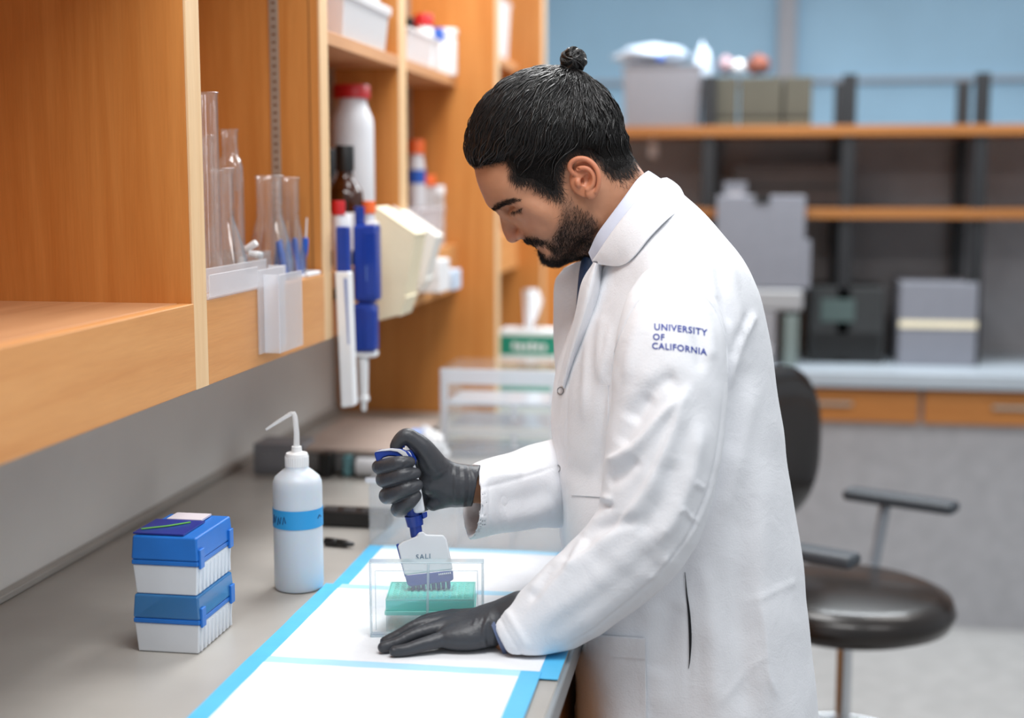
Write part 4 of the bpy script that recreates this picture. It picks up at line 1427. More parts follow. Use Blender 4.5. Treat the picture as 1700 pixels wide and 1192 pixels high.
def polydist(u, v, pl):
    """distance of points (u, v) to a polyline, and the parameter along it"""
    best = np.full(u.shape, 1e9)
    par = np.zeros(u.shape)
    sgn = np.zeros(u.shape)
    n = len(pl) - 1
    for i in range(n):
        ax, ay = pl[i][:2]
        bx, by = pl[i + 1][:2]
        dx, dy = bx - ax, by - ay
        t = np.clip(((u - ax) * dx + (v - ay) * dy) / (dx * dx + dy * dy), 0, 1)
        d = np.hypot(u - ax - t * dx, v - ay - t * dy)
        s = np.sign((u - ax) * dy - (v - ay) * dx)
        m = d < best
        best = np.where(m, d, best)
        par = np.where(m, (i + t) / n, par)
        sgn = np.where(m, s, sgn)
    return best, par, sgn


def to_px(V):
    """side-view drawing coordinates of points in the person's frame"""
    x, y, z = V[:, 0], V[:, 1], V[:, 2] - CAM_Z
    f = y * CP - z * SP
    w = y * SP + z * CP
    return 850 + FPX * x / f, 596 - FPX * w / f


def folds(V, F, ridges, face=-1.0, power=1.0):
    """push cloth out (+mm) or in (-mm) along fold lines drawn on one side; ridge = (amp mm, width px, points[, asymmetry])"""
    N = normals(V, F)
    u, v = to_px(V)
    vis = np.clip(-N[:, 1] * 1.6 + 0.25, 0, 1) if face < 0 else np.ones(len(V))
    d = np.zeros(len(V))
    for r in ridges:
        amp, w, pts = r[0], r[1], r[2]
        asym = r[3] if len(r) > 3 else 0.0
        pts = catmull(np.array(pts, float), max(8, 6 * len(pts))) if len(pts) > 2 else pts
        dist, t, s = polydist(u, v, pts)
        ww = w * (1 + asym * s)
        env = np.clip(np.minimum(t, 1 - t) * 6 + 0.15, 0, 1)
        d += amp * 0.001 * np.exp(-(dist / np.maximum(ww, 1.0)) ** 2) * env
    return V + N * (d * vis)[:, None]


def sheet(name, rows, th, m, parent, nu=24, nv=8, base=None, flip=False):
    """cloth piece through a grid of points, given a real thickness"""
    rows = [catmull(np.array(r, float), nu) for r in rows]
    G = np.stack([catmull(np.stack([r[i] for r in rows]), nv) for i in range(nu)], 1)     # nv x nu x 3
    gu = np.gradient(G, axis=1)
    gv = np.gradient(G, axis=0)
    N = np.cross(gu, gv)
    N /= np.maximum(np.linalg.norm(N, axis=2), 1e-12)[..., None]
    if flip:
        N = -N
    top, bot = G + N * th / 2, G - N * th / 2
    V = np.concatenate([top.reshape(-1, 3), bot.reshape(-1, 3)])
    n = nu * nv
    F = []
    for j in range(nv - 1):
        for i in range(nu - 1):
            q = [j * nu + i, j * nu + i + 1, (j + 1) * nu + i + 1, (j + 1) * nu + i]
            F.append(q)
            F.append([n + k for k in q[::-1]])
    ring = [i for i in range(nu)] + [j * nu + nu - 1 for j in range(1, nv)] + [(nv - 1) * nu + i for i in range(nu - 2, -1, -1)] + [j * nu for j in range(nv - 2, 0, -1)]
    for k in range(len(ring)):
        p, q = ring[k], ring[(k + 1) % len(ring)]
        F.append([p, n + p, n + q, q])
    F = np.array(F)
    if base is not None:
        V = V - base
    o = mesh_np(name, V, F, m, parent)
    bm = bmesh.new()
    bm.from_mesh(o.data)
    bmesh.ops.recalc_face_normals(bm, faces=bm.faces)
    for e in bm.edges:
        if len(e.link_faces) == 2 and e.calc_face_angle(0) > 0.9:
            e.smooth = False
    bm.to_mesh(o.data)
    bm.free()
    return o
# ================================================================== the person: body, head
HD = 2.02
S = HD / FPX
BASE = np.array([L(1110, 800, 2.03)[0], 2.03, 0.0])
person = empty('person', toW(BASE), 'man in a white lab coat and black gloves leaning over the bench with a pipette', 'person', rz=YAW)


def skin_material(name, col_attr=True):
    m = bpy.data.materials.new(name)
    m.use_nodes = True
    nt = m.node_tree
    b = nt.nodes['Principled BSDF']
    at_ = nt.nodes.new('ShaderNodeVertexColor')
    at_.layer_name = 'tint'
    n = nt.nodes.new('ShaderNodeTexNoise')
    n.inputs['Scale'].default_value = 90
    n.inputs['Detail'].default_value = 4
    tc = nt.nodes.new('ShaderNodeTexCoord')
    nt.links.new(tc.outputs['Object'], n.inputs['Vector'])
    r = nt.nodes.new('ShaderNodeValToRGB')
    r.color_ramp.elements[0].color = (0.86, 0.82, 0.80, 1)
    r.color_ramp.elements[1].color = (1.08, 1.06, 1.05, 1)
    nt.links.new(n.outputs['Fac'], r.inputs['Fac'])
    mx = nt.nodes.new('ShaderNodeMix')
    mx.data_type = 'RGBA'
    mx.blend_type = 'MULTIPLY'
    mx.inputs['Factor'].default_value = 0.8
    nt.links.new(at_.outputs['Color'], mx.inputs['A'])
    nt.links.new(r.outputs['Color'], mx.inputs['B'])
    nt.links.new(mx.outputs['Result'], b.inputs['Base Color'])
    b.inputs['Roughness'].default_value = 0.46
    b.inputs['Specular IOR Level'].default_value = 0.4
    b.inputs['Subsurface Weight'].default_value = 0.18
    b.inputs['Subsurface Radius'].default_value = (0.006, 0.0022, 0.0012)
    b.inputs['Subsurface Scale'].default_value = 1.0
    n2 = nt.nodes.new('ShaderNodeTexNoise')
    n2.inputs['Scale'].default_value = 900
    n2.inputs['Detail'].default_value = 3
    nt.links.new(tc.outputs['Object'], n2.inputs['Vector'])
    bp = nt.nodes.new('ShaderNodeBump')
    bp.inputs['Strength'].default_value = 0.10
    bp.inputs['Distance'].default_value = 0.001
    nt.links.new(n2.outputs['Fac'], bp.inputs['Height'])
    nt.links.new(bp.outputs['Normal'], b.inputs['Normal'])
    return m


def Hp(u, v, y=0.0):
    """point of the head: drawing position, y = distance in mm from the mid plane"""
    p = L(u, v, HD)
    return np.array((p[0], y * 0.001, p[2]))


def HE(u, v, y, a, b, c, rot=0.0):
    """ellipsoid: half axes a, b in drawing units, c in mm across; rot = tilt of axis a"""
    r = math.radians(rot)
    R = [[math.cos(r), 0, math.sin(r)], [-math.sin(r), 0, math.cos(r)], [0, 1, 0]]
    return p_ell(Hp(u, v, y), (a * S, b * S, c * 0.001), R)


def HC(a, b, ra, rb):
    return p_cone(Hp(*a), Hp(*b), ra * 0.001, rb * 0.001)


lo, hi = L(765, 500, HD), L(1130, 100, HD)
hf = Field((lo[0], HD - 0.092, lo[2]), (hi[0], HD + 0.092, hi[2]), 0.0017, mirror=HD)
FV = -55          # tilt of the face's vertical (down the face runs right-down in profile)
hf.op(HE(905, 243, 0, 121, 113, 75, 35), 0)
hf.op(HE(852, 312, 0, 64, 50, 59, FV), 0.018)            # brow block
hf.op(HE(880, 356, 0, 64, 27, 47, FV), 0.018)            # mid face
hf.op(HE(938, 350, 14, 60, 52, 46, 20), 0.020)           # cheek and ramus mass
hf.op(HE(896, 398, 0, 32, 26, 27, FV), 0.014)            # mouth mound
hf.op(HE(917, 420, 0, 22, 20, 22, FV), 0.014)            # chin
hf.op(HC((918, 420, 10), (978, 362, 44), 15, 15), 0.016)  # jaw line
hf.op(HC((978, 362, 44), (968, 300, 50), 15, 14), 0.016)
hf.op(HE(884, 344, 45, 30, 13, 12, -30), 0.012)          # cheek bone
hf.op(HC((822, 338, 10), (856, 327, 40), 8, 7), 0.012)   # brow ridge
hf.op(HC((915, 411, 0), (1000, 395, 0), 19, 32), 0.014)  # under the jaw
# neck
hf.op(HC((985, 292, 0), (1075, 440, 0), 54, 58), 0.022)
hf.op(HC((1000, 285, 0), (1060, 370, 0), 44, 48), 0.020)
hf.op(HC((985, 318, 48), (1020, 425, 30), 11, 12), 0.014)
# orbit, then the lowered lid over the eyeball, its crease and the lash line
hf.op(HE(846, 350, 42, 16, 9, 15, -25), 0.010, 'sub')
hf.op(HE(862, 348, 34, 15, 13, 13.5, -25), 0.0035)
hf.op(HE(861, 357, 33, 15, 5, 12, -22), 0.006)
hf.op(HC((846, 344, 40), (862, 337.5, 49), 1.2, 1.0), 0.004, 'sub')
hf.op(HC((848, 354, 42), (860, 352, 48.5), 0.9, 0.9), 0.0015, 'sub')
hf.op(HC((860, 352, 48.5), (873, 346, 48), 0.9, 0.7), 0.0015, 'sub')
# nose
hf.op(HC((828, 352, 0), (841, 376, 0), 7.0, 8.5), 0.010)
hf.op(HC((841, 376, 0), (851, 391, 0), 8.5, 11.5), 0.006)
hf.op(HE(868, 387.5, 12, 11.5, 9, 6.8, -20), 0.003)
hf.op(HE(858, 394, 5, 9, 7, 6, -20), 0.004)
hf.op(HE(861, 399.5, 7, 5.5, 3.2, 4, -20), 0.0012, 'sub')
hf.op(HC((872, 378, 16), (881, 386, 19), 1.2, 1.2), 0.003, 'sub')
# crease beside the nose, lips
hf.op(HC((879, 384, 18), (893, 398, 24), 1.6, 1.6), 0.004, 'sub')
hf.op(HE(887, 406, 0, 10, 6, 19, -25), 0.004)
hf.op(HE(895, 414.5, 0, 9, 6, 17, -35), 0.004)
hf.op(HC((890, 410.5, 0), (910, 413, 22), 1.0, 0.8), 0.0025, 'sub')
hf.op(HE(900, 424, 0, 8, 5, 14, FV), 0.006, 'sub')
# keep the profile
prof = [(779, 270), (789, 300), (799, 322), (804, 337), (811, 344), (821, 349), (829, 358), (832, 375), (835, 390), (841, 401), (848, 405.5), (856, 403.5), (866, 397.5),
        (871, 401), (880, 403.5), (886, 406.5), (890, 411), (893, 413.5), (894.5, 418), (897, 425), (903, 433), (914, 438.5), (930, 439), (950, 434), (975, 424), (1000, 480), (1130, 500),
        (1150, 300), (1100, 90), (900, 80), (770, 120), (760, 240)]
pp = np.array([Hp(*q)[[0, 2]] for q in prof])


def sd_poly(x, z, P):
    d = np.full(np.broadcast(x, z).shape, 1e9)
    sg = np.ones(d.shape)
    n = len(P)
    for i in range(n):
        a, b = P[i], P[i - 1]
        e = b - a
        wx, wz = x - a[0], z - a[1]
        t = np.clip((wx * e[0] + wz * e[1]) / (e @ e), 0, 1)
        bx, bz = wx - e[0] * t, wz - e[1] * t
        d = np.minimum(d, bx * bx + bz * bz)
        c1, c2, c3 = z >= a[1], z < b[1], e[0] * wz > e[1] * wx
        flip = (c1 & c2 & c3) | (~c1 & ~c2 & ~c3)
        sg = np.where(flip, -sg, sg)
    return sg * np.sqrt(d)


X2, Z2 = hf.ax[0][:, None].astype(float), hf.ax[2][None, :].astype(float)
sd2 = sd_poly(X2, Z2, pp).astype(np.float32)
hf.f = smax(hf.f, sd2[:, None, :], 0.004)
HV, HF_ = hf.mesh(relax=1)
head_bvh = bvh_of(HV, HF_)

# ear
lo, hi = L(922, 345, HD), L(1004, 250, HD)
ef = Field((lo[0], 0.045, lo[2]), (hi[0], 0.095, hi[2]), 0.0008)
er = math.radians(24)
Re = [[math.cos(er), math.sin(er), 0], [-math.sin(er), math.cos(er), 0], [0, 0, 1]]
PXM = S * 1000
ef.op(p_ell(Hp(967, 295, 71), (22.5 * S, 0.0032, 31.5 * S), Re), 0)
ef.op(HE(958, 297, 60, 15, 24, 10), 0.006)
hel = [(958, 294.5, 67), (949, 289, 69.5), (942.5, 280, 71.5), (945, 270.5, 74), (955, 265, 76.5), (967, 265.5, 79), (978, 272, 81.5), (985.5, 283, 83.5), (988.5, 295, 84), (988, 307, 83), (985, 317, 80.5)]
hr = [2.4, 2.9, 3.3, 3.4, 3.5, 3.5, 3.4, 3.2, 3.1, 3.0, 3.2]
hp_ = catmull(np.array([Hp(*q) for q in hel]), 34)
rr_ = np.interp(np.linspace(0, 10, 34), range(11), hr) * 0.001
chain(ef, [(hp_[i], rr_[i]) for i in range(34)], 0.0012)
ef.op(HE(977, 320, 76.5, 9.5, 9.5, 4.4), 0.004)
ah = catmull(np.array([Hp(*q) for q in [(955, 281, 73), (965, 279.5, 76), (974, 283, 78.5), (980, 293, 80), (979.5, 305, 79.5), (973, 314, 77.5)]]), 18)
chain(ef, [(p, 0.0030) for p in ah], 0.002)
ef.op(HE(968, 299, 80, 12, 8.5, 10.5, 75), 0.002, 'sub')
ef.op(HE(953, 281, 77, 5.5, 3.0, 4.5, -25), 0.0015, 'sub')
ef.op(HE(956, 304, 70.5, 5, 7.5, 4.6, 15), 0.0025)
ef.op(HE(971, 314, 77.5, 5, 4, 3), 0.002)
ef.op(HE(963, 301, 72, 3.2, 5.5, 6), 0.001, 'sub')
EV, EF = ef.mesh(relax=2)
EVn, EVf = EV.copy(), EV.copy()
EVn[:, 1] = HD - EV[:, 1]
EVf[:, 1] = HD + EV[:, 1]

# trunk, arms and legs (under the clothes)
bf = Field((BASE[0] - 0.46, 1.70, 0.0), (BASE[0] + 0.26, 2.36, 1.50), 0.008)


def Bp(u, v, D):
    return L(u, v, D)


bf.op(p_cone(Bp(1075, 430, 2.03), Bp(1110, 560, 2.03), 0.06, 0.105), 0)
for s_ in (-1, 1):
    bf.op(p_cone(Bp(1120, 500, 2.03 + s_ * 0.09), Bp(1120, 760, 2.03 + s_ * 0.06), 0.085, 0.08), 0.05)
    bf.op(p_cone(Bp(1130, 800, 2.03 + s_ * 0.05), Bp(1150, 960, 2.03 + s_ * 0.07), 0.10, 0.105), 0.05)
    hip = np.array(Bp(1165, 1010, 2.03 + s_ * 0.09))
    knee = np.array((hip[0] - 0.01, 2.03 + s_ * 0.10, 0.50))
    ank = np.array((hip[0] + 0.02, 2.03 + s_ * 0.11, 0.10))
    chain(bf, [(hip, 0.082), (knee, 0.052), (ank, 0.038), (ank + np.array((-0.15, 0, -0.055)), 0.03)], 0.03)
chain(bf, [(Bp(1120, 520, 1.86), 0.055), (Bp(1085, 850, 1.80), 0.042), (Bp(850, 1062, 1.785), 0.026)], 0.02)
chain(bf, [(Bp(1090, 520, 2.20), 0.055), (Bp(985, 795, 2.13), 0.042), (Bp(770, 806, 1.918), 0.0256)], 0.02)
BV, BF_ = bf.mesh(relax=2)

# one mesh
V = np.concatenate([HV, EVn, EVf, BV])
o1, o2, o3 = len(HV), len(HV) + len(EV), len(HV) + 2 * len(EV)
F = np.concatenate([HF_, EF[:, ::-1] + o1, EF + o2, BF_ + o3])
SKIN = skin_material('skin')
body = mesh_np('body', V - BASE, F, SKIN, person)
u_, v_ = to_px(V)
ym = np.abs(V[:, 1] - HD) * 1000
base_c = np.array(lin('#B78466')[:3])
tint = np.tile(base_c, (len(V), 1))


def blend(mask, col):
    global tint
    c = np.array(lin(col)[:3])
    tint = tint * (1 - mask[:, None]) + c * mask[:, None]


def gauss(uc, vc, ru, rv):
    return np.exp(-(((u_ - uc) / ru) ** 2 + ((v_ - vc) / rv) ** 2))


isear = np.zeros(len(V), bool)
isear[o1:o3] = True
blend(np.where(isear, 0.55, 0.0) * np.clip(1.15 - (v_ - 262) / 90, 0, 1), '#D4805F')
blend(0.5 * gauss(852, 392, 20, 14) * (ym < 24), '#C07C66')
blend(0.25 * gauss(880, 368, 22, 16), '#CB8B70')
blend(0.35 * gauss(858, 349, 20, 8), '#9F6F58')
lipm = np.clip(1.5 - np.hypot((u_ - 893) / 10.0, (v_ - 410) / 6.0), 0, 1) * (ym < 22)
blend(np.clip(lipm, 0, 1) * 0.8, '#A8645A')
# five o'clock shade of shaved skin around the beard, scalp under the hair
BEARD = [(922, 318), (946, 322), (962, 342), (980, 352), (992, 366), (992, 385), (985, 412), (968, 430), (940, 441), (915, 443), (902, 436), (896, 424), (894, 417), (901, 420), (907, 427), (915, 424), (918, 412), (914, 405),
         (900, 404), (880, 407), (868, 399), (873, 392), (889, 395), (905, 401), (917, 398), (924, 385), (932, 368), (930, 345)]


def in_poly(u, v, P):
    r = np.zeros(np.shape(u), bool)
    n = len(P)
    for i in range(n):
        x1, y1 = P[i]
        x2, y2 = P[i - 1]
        c = ((y1 > v) != (y2 > v)) & (u < (x2 - x1) * (v - y1) / (y2 - y1 + 1e-9) + x1)
        r ^= c
    return r


def poly_soft(u, v, P, soft):
    """1 inside, fading out over `soft` drawing units"""
    d, _, _ = polydist(np.asarray(u, float), np.asarray(v, float), list(P) + [P[0]])
    ins = in_poly(u, v, P)
    sdv = np.where(ins, -d, d)
    return np.clip(0.5 - sdv / (2 * soft), 0, 1)


HAIRL = [(770, 285), (781, 279), (800, 276), (822, 272), (840, 268), (848, 277), (846, 295), (858, 305), (880, 306), (900, 318), (920, 330), (932, 318), (931, 296), (936, 276), (945, 262), (960, 256), (978, 258),
         (992, 268), (1000, 280), (1012, 290), (1028, 295), (1042, 285), (1050, 272), (1056, 258), (1100, 230), (1080, 80), (900, 60), (740, 120), (745, 260)]
hm = poly_soft(u_, v_, BEARD, 8) * (~isear)
blend(hm * np.clip(0.35 + (v_ - 320) / 130, 0.3, 0.75), '#3A2A22')
sc = poly_soft(u_, v_, HAIRL, 7) * (~isear) * (np.arange(len(V)) < o1)
blend(sc * 0.9, '#15100E')
ca = body.data.color_attributes.new('tint', 'FLOAT_COLOR', 'POINT')
ca.data.foreach_set('color', np.concatenate([tint, np.ones((len(V), 1))], 1).astype(np.float32).ravel())
# ================================================================== clothes
COATM = mat('coat_cotton', '#E9EAEE', 0.75, noise=0.02, nscale=40, bump=0.22, bscale=420, spec=0.25, sheen=0.15)


def crumple(m, scale=14.0, strength=0.35, dist=0.004):
    """soft creasing of woven cotton on top of the weave bump"""
    nt = m.node_tree
    b = nt.nodes['Principled BSDF']
    old = b.inputs['Normal'].links[0].from_node
    tc = nt.nodes.new('ShaderNodeTexCoord')
    n = nt.nodes.new('ShaderNodeTexNoise')
    n.inputs['Scale'].default_value = scale
    n.inputs['Detail'].default_value = 3
    n.inputs['Distortion'].default_value = 1.4
    nt.links.new(tc.outputs['Object'], n.inputs['Vector'])
    bp = nt.nodes.new('ShaderNodeBump')
    bp.inputs['Strength'].default_value = strength
    bp.inputs['Distance'].default_value = dist
    nt.links.new(n.outputs['Fac'], bp.inputs['Height'])
    nt.links.new(bp.outputs['Normal'], old.inputs['Normal'])


crumple(COATM, 22.0, 0.30, 0.004)
TD = 2.03
ROWS = [  # v, front u, back u, half width mm, power
    (306, 1078, 1112, 45), (325, 1052, 1132, 75), (345, 1032, 1152, 105), (375, 1008, 1180, 150), (405, 995, 1204, 178), (440, 985, 1226, 197), (480, 973, 1243, 209), (520, 958, 1252, 214),
    (560, 944, 1259, 215), (600, 932, 1266, 215), (650, 920, 1275, 215), (700, 917, 1284, 216), (760, 921, 1294, 217), (830, 929, 1305, 219), (900, 938, 1316, 222), (1000, 950, 1326, 234),
    (1100, 953, 1337, 246), (1192, 953, 1347, 254), (1600, 950, 1400, 285)]
zt_ = np.array([L(1100, r[0], TD)[2] for r in ROWS])
xf_ = np.array([L(r[1], r[0], TD)[0] for r in ROWS])
xb_ = np.array([L(r[2], r[0], TD)[0] for r in ROWS])
ay_ = np.array([r[3] for r in ROWS]) * 0.001
cf = Field((xf_.min() - 0.05, TD - 0.30, 0.43), (xb_.max() + 0.05, TD + 0.30, zt_[0] + 0.015), 0.005)


def smooth_table(x, xs, ys):
    xs2 = np.linspace(xs.min(), xs.max(), 400)
    o = np.argsort(xs)
    yy = np.interp(xs2, xs[o], ys[o])
    ker = np.hanning(17)
    ker /= ker.sum()
    pad = np.concatenate([yy[:1].repeat(8), yy, yy[-1:].repeat(8)])
    return np.interp(x, xs2, np.convolve(pad, ker, 'valid'))


gz = cf.ax[2].astype(float)
f0, b0, a0 = smooth_table(gz, zt_, xf_), smooth_table(gz, zt_, xb_), smooth_table(gz, zt_, ay_)
cx, axx = ((f0 + b0) / 2)[None, None, :], ((b0 - f0) / 2)[None, None, :]
X, Y = cf.ax[0][:, None, None].astype(float), cf.ax[1][None, :, None].astype(float)
pw = np.interp(gz, (0.5, 0.95, 1.12), (8.0, 7.0, 2.25))[None, None, :]
ayy = a0[None, None, :]
# the trunk is turned slightly towards the camera side: far front reaches further forward
Yr = Y - TD
Xr = X - cx + 0.10 * Yr * np.clip((gz[None, None, :] - 0.6) / 0.65, 0, 1)
pw = np.where(Xr < 0, pw, 2.3)
f = ((np.abs(Xr / axx) ** pw + np.abs(Yr / ayy) ** pw) ** (1 / pw) - 1) * np.minimum(axx, ayy)
ztop = zt_[0]
f = np.maximum(f, gz[None, None, :] - ztop)
cf.f = f.astype(np.float32)
cf.op(p_plane((0, 0, 0.45), (0, 0, -1)), 0.004, 'int')
# neck opening
cf.op(p_cone(L(1030, 300, TD), L(1062, 420, TD), 0.062, 0.058), 0.006, 'sub')
CV, CF_ = cf.mesh(relax=2)


def jacket_noise(V, N, amp, sc):
    x, y, z = V[:, 0] * sc, V[:, 1] * sc, V[:, 2] * sc
    return amp * (np.sin(3.1 * x + 1.3 * np.sin(2.3 * z + y)) * np.sin(2.7 * z + 1.1 * np.sin(3.3 * x)) + 0.6 * np.sin(6.2 * x + 2.2 * z + 2 * np.sin(3 * z)))


torso_folds = [
    (-5, 10, [(1010, 600), (1002, 660), (996, 740), (990, 800)]),
    (4, 9, [(985, 500), (975, 560), (972, 620), (968, 700)]),
    (4, 12, [(1000, 520), (996, 580), (1000, 640)]),
    (3.0, 7, [(1015, 540), (1006, 600), (1000, 650)]),
    (-1.6, 2.2, [(946, 590), (941, 660), (939, 760), (940, 860), (951, 960)]),
    (1.2, 5, [(930, 640), (928, 760), (932, 880)]),
    (6, 9, [(1256, 520), (1240, 545), (1222, 590), (1210, 650)]),
    (-5, 9, [(1240, 520), (1226, 560), (1214, 600)]),
    (5, 14, [(1205, 430), (1222, 500), (1236, 560)]),
    (-4, 9, [(1190, 440), (1200, 500), (1212, 540)]),
    (4, 12, [(1170, 420), (1182, 460), (1190, 500)]),
    (4, 18, [(1255, 640), (1235, 720), (1215, 800), (1200, 860)]),
    (-4, 20, [(1240, 600), (1222, 680), (1210, 760)]),
    (-5, 26, [(1130, 1000), (1100, 1060), (1090, 1120)]),
    (5, 22, [(1165, 930), (1180, 1040), (1185, 1192)]),
    (5, 26, [(1270, 760), (1262, 900), (1268, 1050), (1280, 1192)]),
    (-5, 24, [(1235, 820), (1228, 950), (1236, 1100), (1240, 1192)]),
    (2.2, 7, [(1255, 980), (1268, 1060), (1275, 1120), (1292, 1160)]),
    (1.8, 6, [(1240, 1000), (1300, 975), (1322, 965)]),
    (1.6, 6, [(1270, 1085), (1230, 1130), (1190, 1170)]),
    (-1.6, 2.0, [(1134, 925), (1139, 980), (1143, 1050), (1145, 1192)]),
    (5, 30, [(1075, 990), (1085, 1080), (1090, 1192)]),
    (-1.5, 2.2, [(1090, 440), (1140, 400), (1190, 410)]),
]
CV = folds(CV, CF_, [(r[0] * 1.0, r[1] * 0.8) + tuple(r[2:]) for r in torso_folds])
N_ = normals(CV, CF_)
CV = CV + N_ * jacket_noise(CV, N_, 0.0012, 9.0)[:, None]
# drape of the skirt: deepening pleats round the body
ang = np.arctan2(CV[:, 1] - TD, CV[:, 0] - np.interp(CV[:, 2], gz, (f0 + b0) / 2))
low = np.clip((1.02 - CV[:, 2]) / 0.5, 0, 1)
CV = CV + N_ * (low * (0.006 * np.sin(7 * ang + 1.0) + 0.004 * np.sin(13 * ang + 0.4 + 3 * CV[:, 2])))[:, None]
# cloth pressed against the bench edge
wx = CV[:, 0] * CA - CV[:, 1] * SA
lim = np.interp(CV[:, 2], (0.855, 0.885), (XC - 0.017, XC + 0.013))
push = np.clip((0.945 - CV[:, 2]) / 0.035, 0, 1) * np.maximum(lim - wx, 0)
CV[:, 0] += push * CA
CV[:, 1] -= push * SA
coat = mesh_np('lab_coat', CV - BASE, CF_, COATM, person)
coat['label'] = 'white cotton lab coat'
coat_bvh = bvh_of(CV, CF_)

# ---------------- near sleeve (his left arm)
def px(q):
    return L(q[0], q[1], q[2]), q[3] * q[2] / FPX


SL = [(1108, 500, 1.860, 62), (1114, 545, 1.822, 86), (1113, 610, 1.800, 94), (1108, 690, 1.788, 96), (1098, 770, 1.778, 96), (1084, 845, 1.770, 90), (1058, 900, 1.766, 84), (1005, 952, 1.766, 78), (945, 1000, 1.768, 72),
      (885, 1043, 1.772, 58), (836, 1070, 1.775, 45), (800, 1090, 1.778, 40)]
lo = np.min([px(q)[0] - px(q)[1] for q in SL], 0) - 0.02
hi = np.max([px(q)[0] + px(q)[1] for q in SL], 0) + 0.02
sf = Field(lo, hi, 0.0032)
pts = catmull(np.array([np.append(*px(q)) if False else np.concatenate([px(q)[0], [px(q)[1]]]) for q in SL]), 40)
chain(sf, [(p[:3], p[3]) for p in pts], 0.004)
sf.op(p_plane(L(835, 1065, 1.775), (-0.87, -0.10, -0.49)), 0.002, 'int')
inner = [(870, 1050, 1.773, 50), (836, 1068, 1.775, 43), (795, 1092, 1.778, 40)]
pi = [px(q) for q in inner]
chain(sf, [(p, r - 0.006) for p, r in pi], 0.002, 'sub')
# keep it above the bench
sf.op(p_plane((0, 0, ZM + 0.002), (0, 0, -1)), 0.010, 'int')
SV, SF = sf.mesh(relax=2)
sleeve_folds = [
    # long ridge running from the upper arm over the elbow to the cuff
    (6, 14, [(1142, 640), (1120, 700), (1092, 770), (1060, 830), (1010, 890), (950, 940), (880, 1010)], 0.45),
    (-6, 20, [(1128, 628), (1095, 640), (1062, 672), (1040, 700)]),
    (-5, 18, [(1080, 655), (1055, 700), (1030, 740)]),
    (7, 12, [(1138, 648), (1095, 690), (1062, 730), (1028, 756), (1002, 764)], 0.4),
    (-6, 15, [(1060, 760), (1030, 790), (1006, 800)]),
    (5, 8, [(1016, 832), (1002, 826), (988, 832), (975, 842)]),
    (-5, 8, [(1018, 842), (1000, 838), (982, 846), (970, 862)]),
    (-6, 14, [(1060, 860), (1020, 872), (985, 880), (962, 900)]),
    (6, 12, [(1000, 850), (972, 880), (955, 915), (940, 950)]),
    (-5, 10, [(965, 880), (952, 905), (938, 935)]),
    (5, 12, [(930, 905), (905, 945), (880, 985)]),
    (-4, 10, [(920, 930), (900, 965), (880, 1000)]),
    # broad flat side of the forearm
    (-4, 26, [(1100, 900), (1040, 960), (960, 1020), (890, 1065)]),
    (-4, 20, [(1120, 760), (1100, 830), (1060, 890)]),
    (5, 16, [(1165, 700), (1150, 780), (1125, 850), (1090, 905)]),
    # seam along the back of the sleeve
    (-1.8, 2.0, [(1201, 640), (1194, 720), (1180, 795), (1158, 855), (1125, 915), (1060, 985), (985, 1045), (930, 1078)]),
    (1.5, 3.5, [(1207, 640), (1199, 725), (1185, 800), (1163, 860), (1130, 920)]),
    (2.0, 4, [(1124, 848), (1136, 846), (1146, 858), (1160, 866)]),
    (2, 5, [(1150, 800), (1170, 812)]),
    (2, 5, [(1110, 920), (1095, 950), (1075, 965)]),
    (-2.2, 2.4, [(1012, 640), (1020, 585), (1038, 535), (1066, 492), (1110, 468), (1150, 476), (1186, 512), (1204, 560), (1208, 620)]),
    # cuff hem
    (-1.3, 2.5, [(826, 1018), (840, 1045), (862, 1080), (876, 1100)]),
    (2, 7, [(838, 1010), (856, 1040), (880, 1080)]),
    (3, 14, [(1085, 500), (1060, 540), (1045, 590), (1040, 640)]),
    (3, 12, [(1165, 500), (1178, 550), (1180, 600)]),
    (-3, 12, [(1150, 500), (1160, 560), (1164, 620)]),
]
SV = folds(SV, SF, [(r[0] * 1.1, r[1] * 0.8) + tuple(r[2:]) for r in sleeve_folds])
N_ = normals(SV, SF)
SV = SV + N_ * jacket_noise(SV, N_, 0.0006, 18.0)[:, None]
sl = mesh_np('sleeve', SV - BASE, SF, COATM, coat)
sleeve_bvh = bvh_of(SV, SF)

# armhole seam: a stitched welt where the sleeve is set in
arc = [(1012, 640), (1020, 585), (1038, 535), (1066, 492), (1110, 468), (1150, 476), (1186, 512), (1204, 560), (1208, 620)]


def drape(u, v, off=0.001, bvhs=(sleeve_bvh, coat_bvh)):
    best = None
    for b in bvhs:
        h = first_hit(b, u, v)
        if h is not None and (best is None or (h - EYE).length < (best - EYE).length):
            best = h
    if best is None:
        return None
    d = (best - EYE).normalized()
    return np.array(best - d * off)


# ---------------- far sleeve (his right arm)
SR = [(1000, 788, 2.14, 74), (940, 800, 2.09, 74), (900, 806, 2.045, 70), (845, 818, 1.985, 64), (800, 829, 1.94, 61), (760, 838, 1.91, 60)]
lo = np.min([px(q)[0] - px(q)[1] for q in SR], 0) - 0.02
hi = np.max([px(q)[0] + px(q)[1] for q in SR], 0) + 0.02
rf = Field(lo, hi, 0.0028)
pts = catmull(np.array([np.concatenate([px(q)[0], [px(q)[1]]]) for q in SR]), 24)
chain(rf, [(p[:3], p[3]) for p in pts], 0.004)
pn = (-0.95, -0.20, 0.12)
rf.op(p_plane(L(782, 830, 1.93), pn), 0.002, 'int')
chain(rf, [(L(860, 814, 2.00), 0.046), (L(800, 829, 1.94), 0.0465), (L(750, 840, 1.90), 0.0465)], 0.002, 'sub')
RV, RF_ = rf.mesh(relax=2)
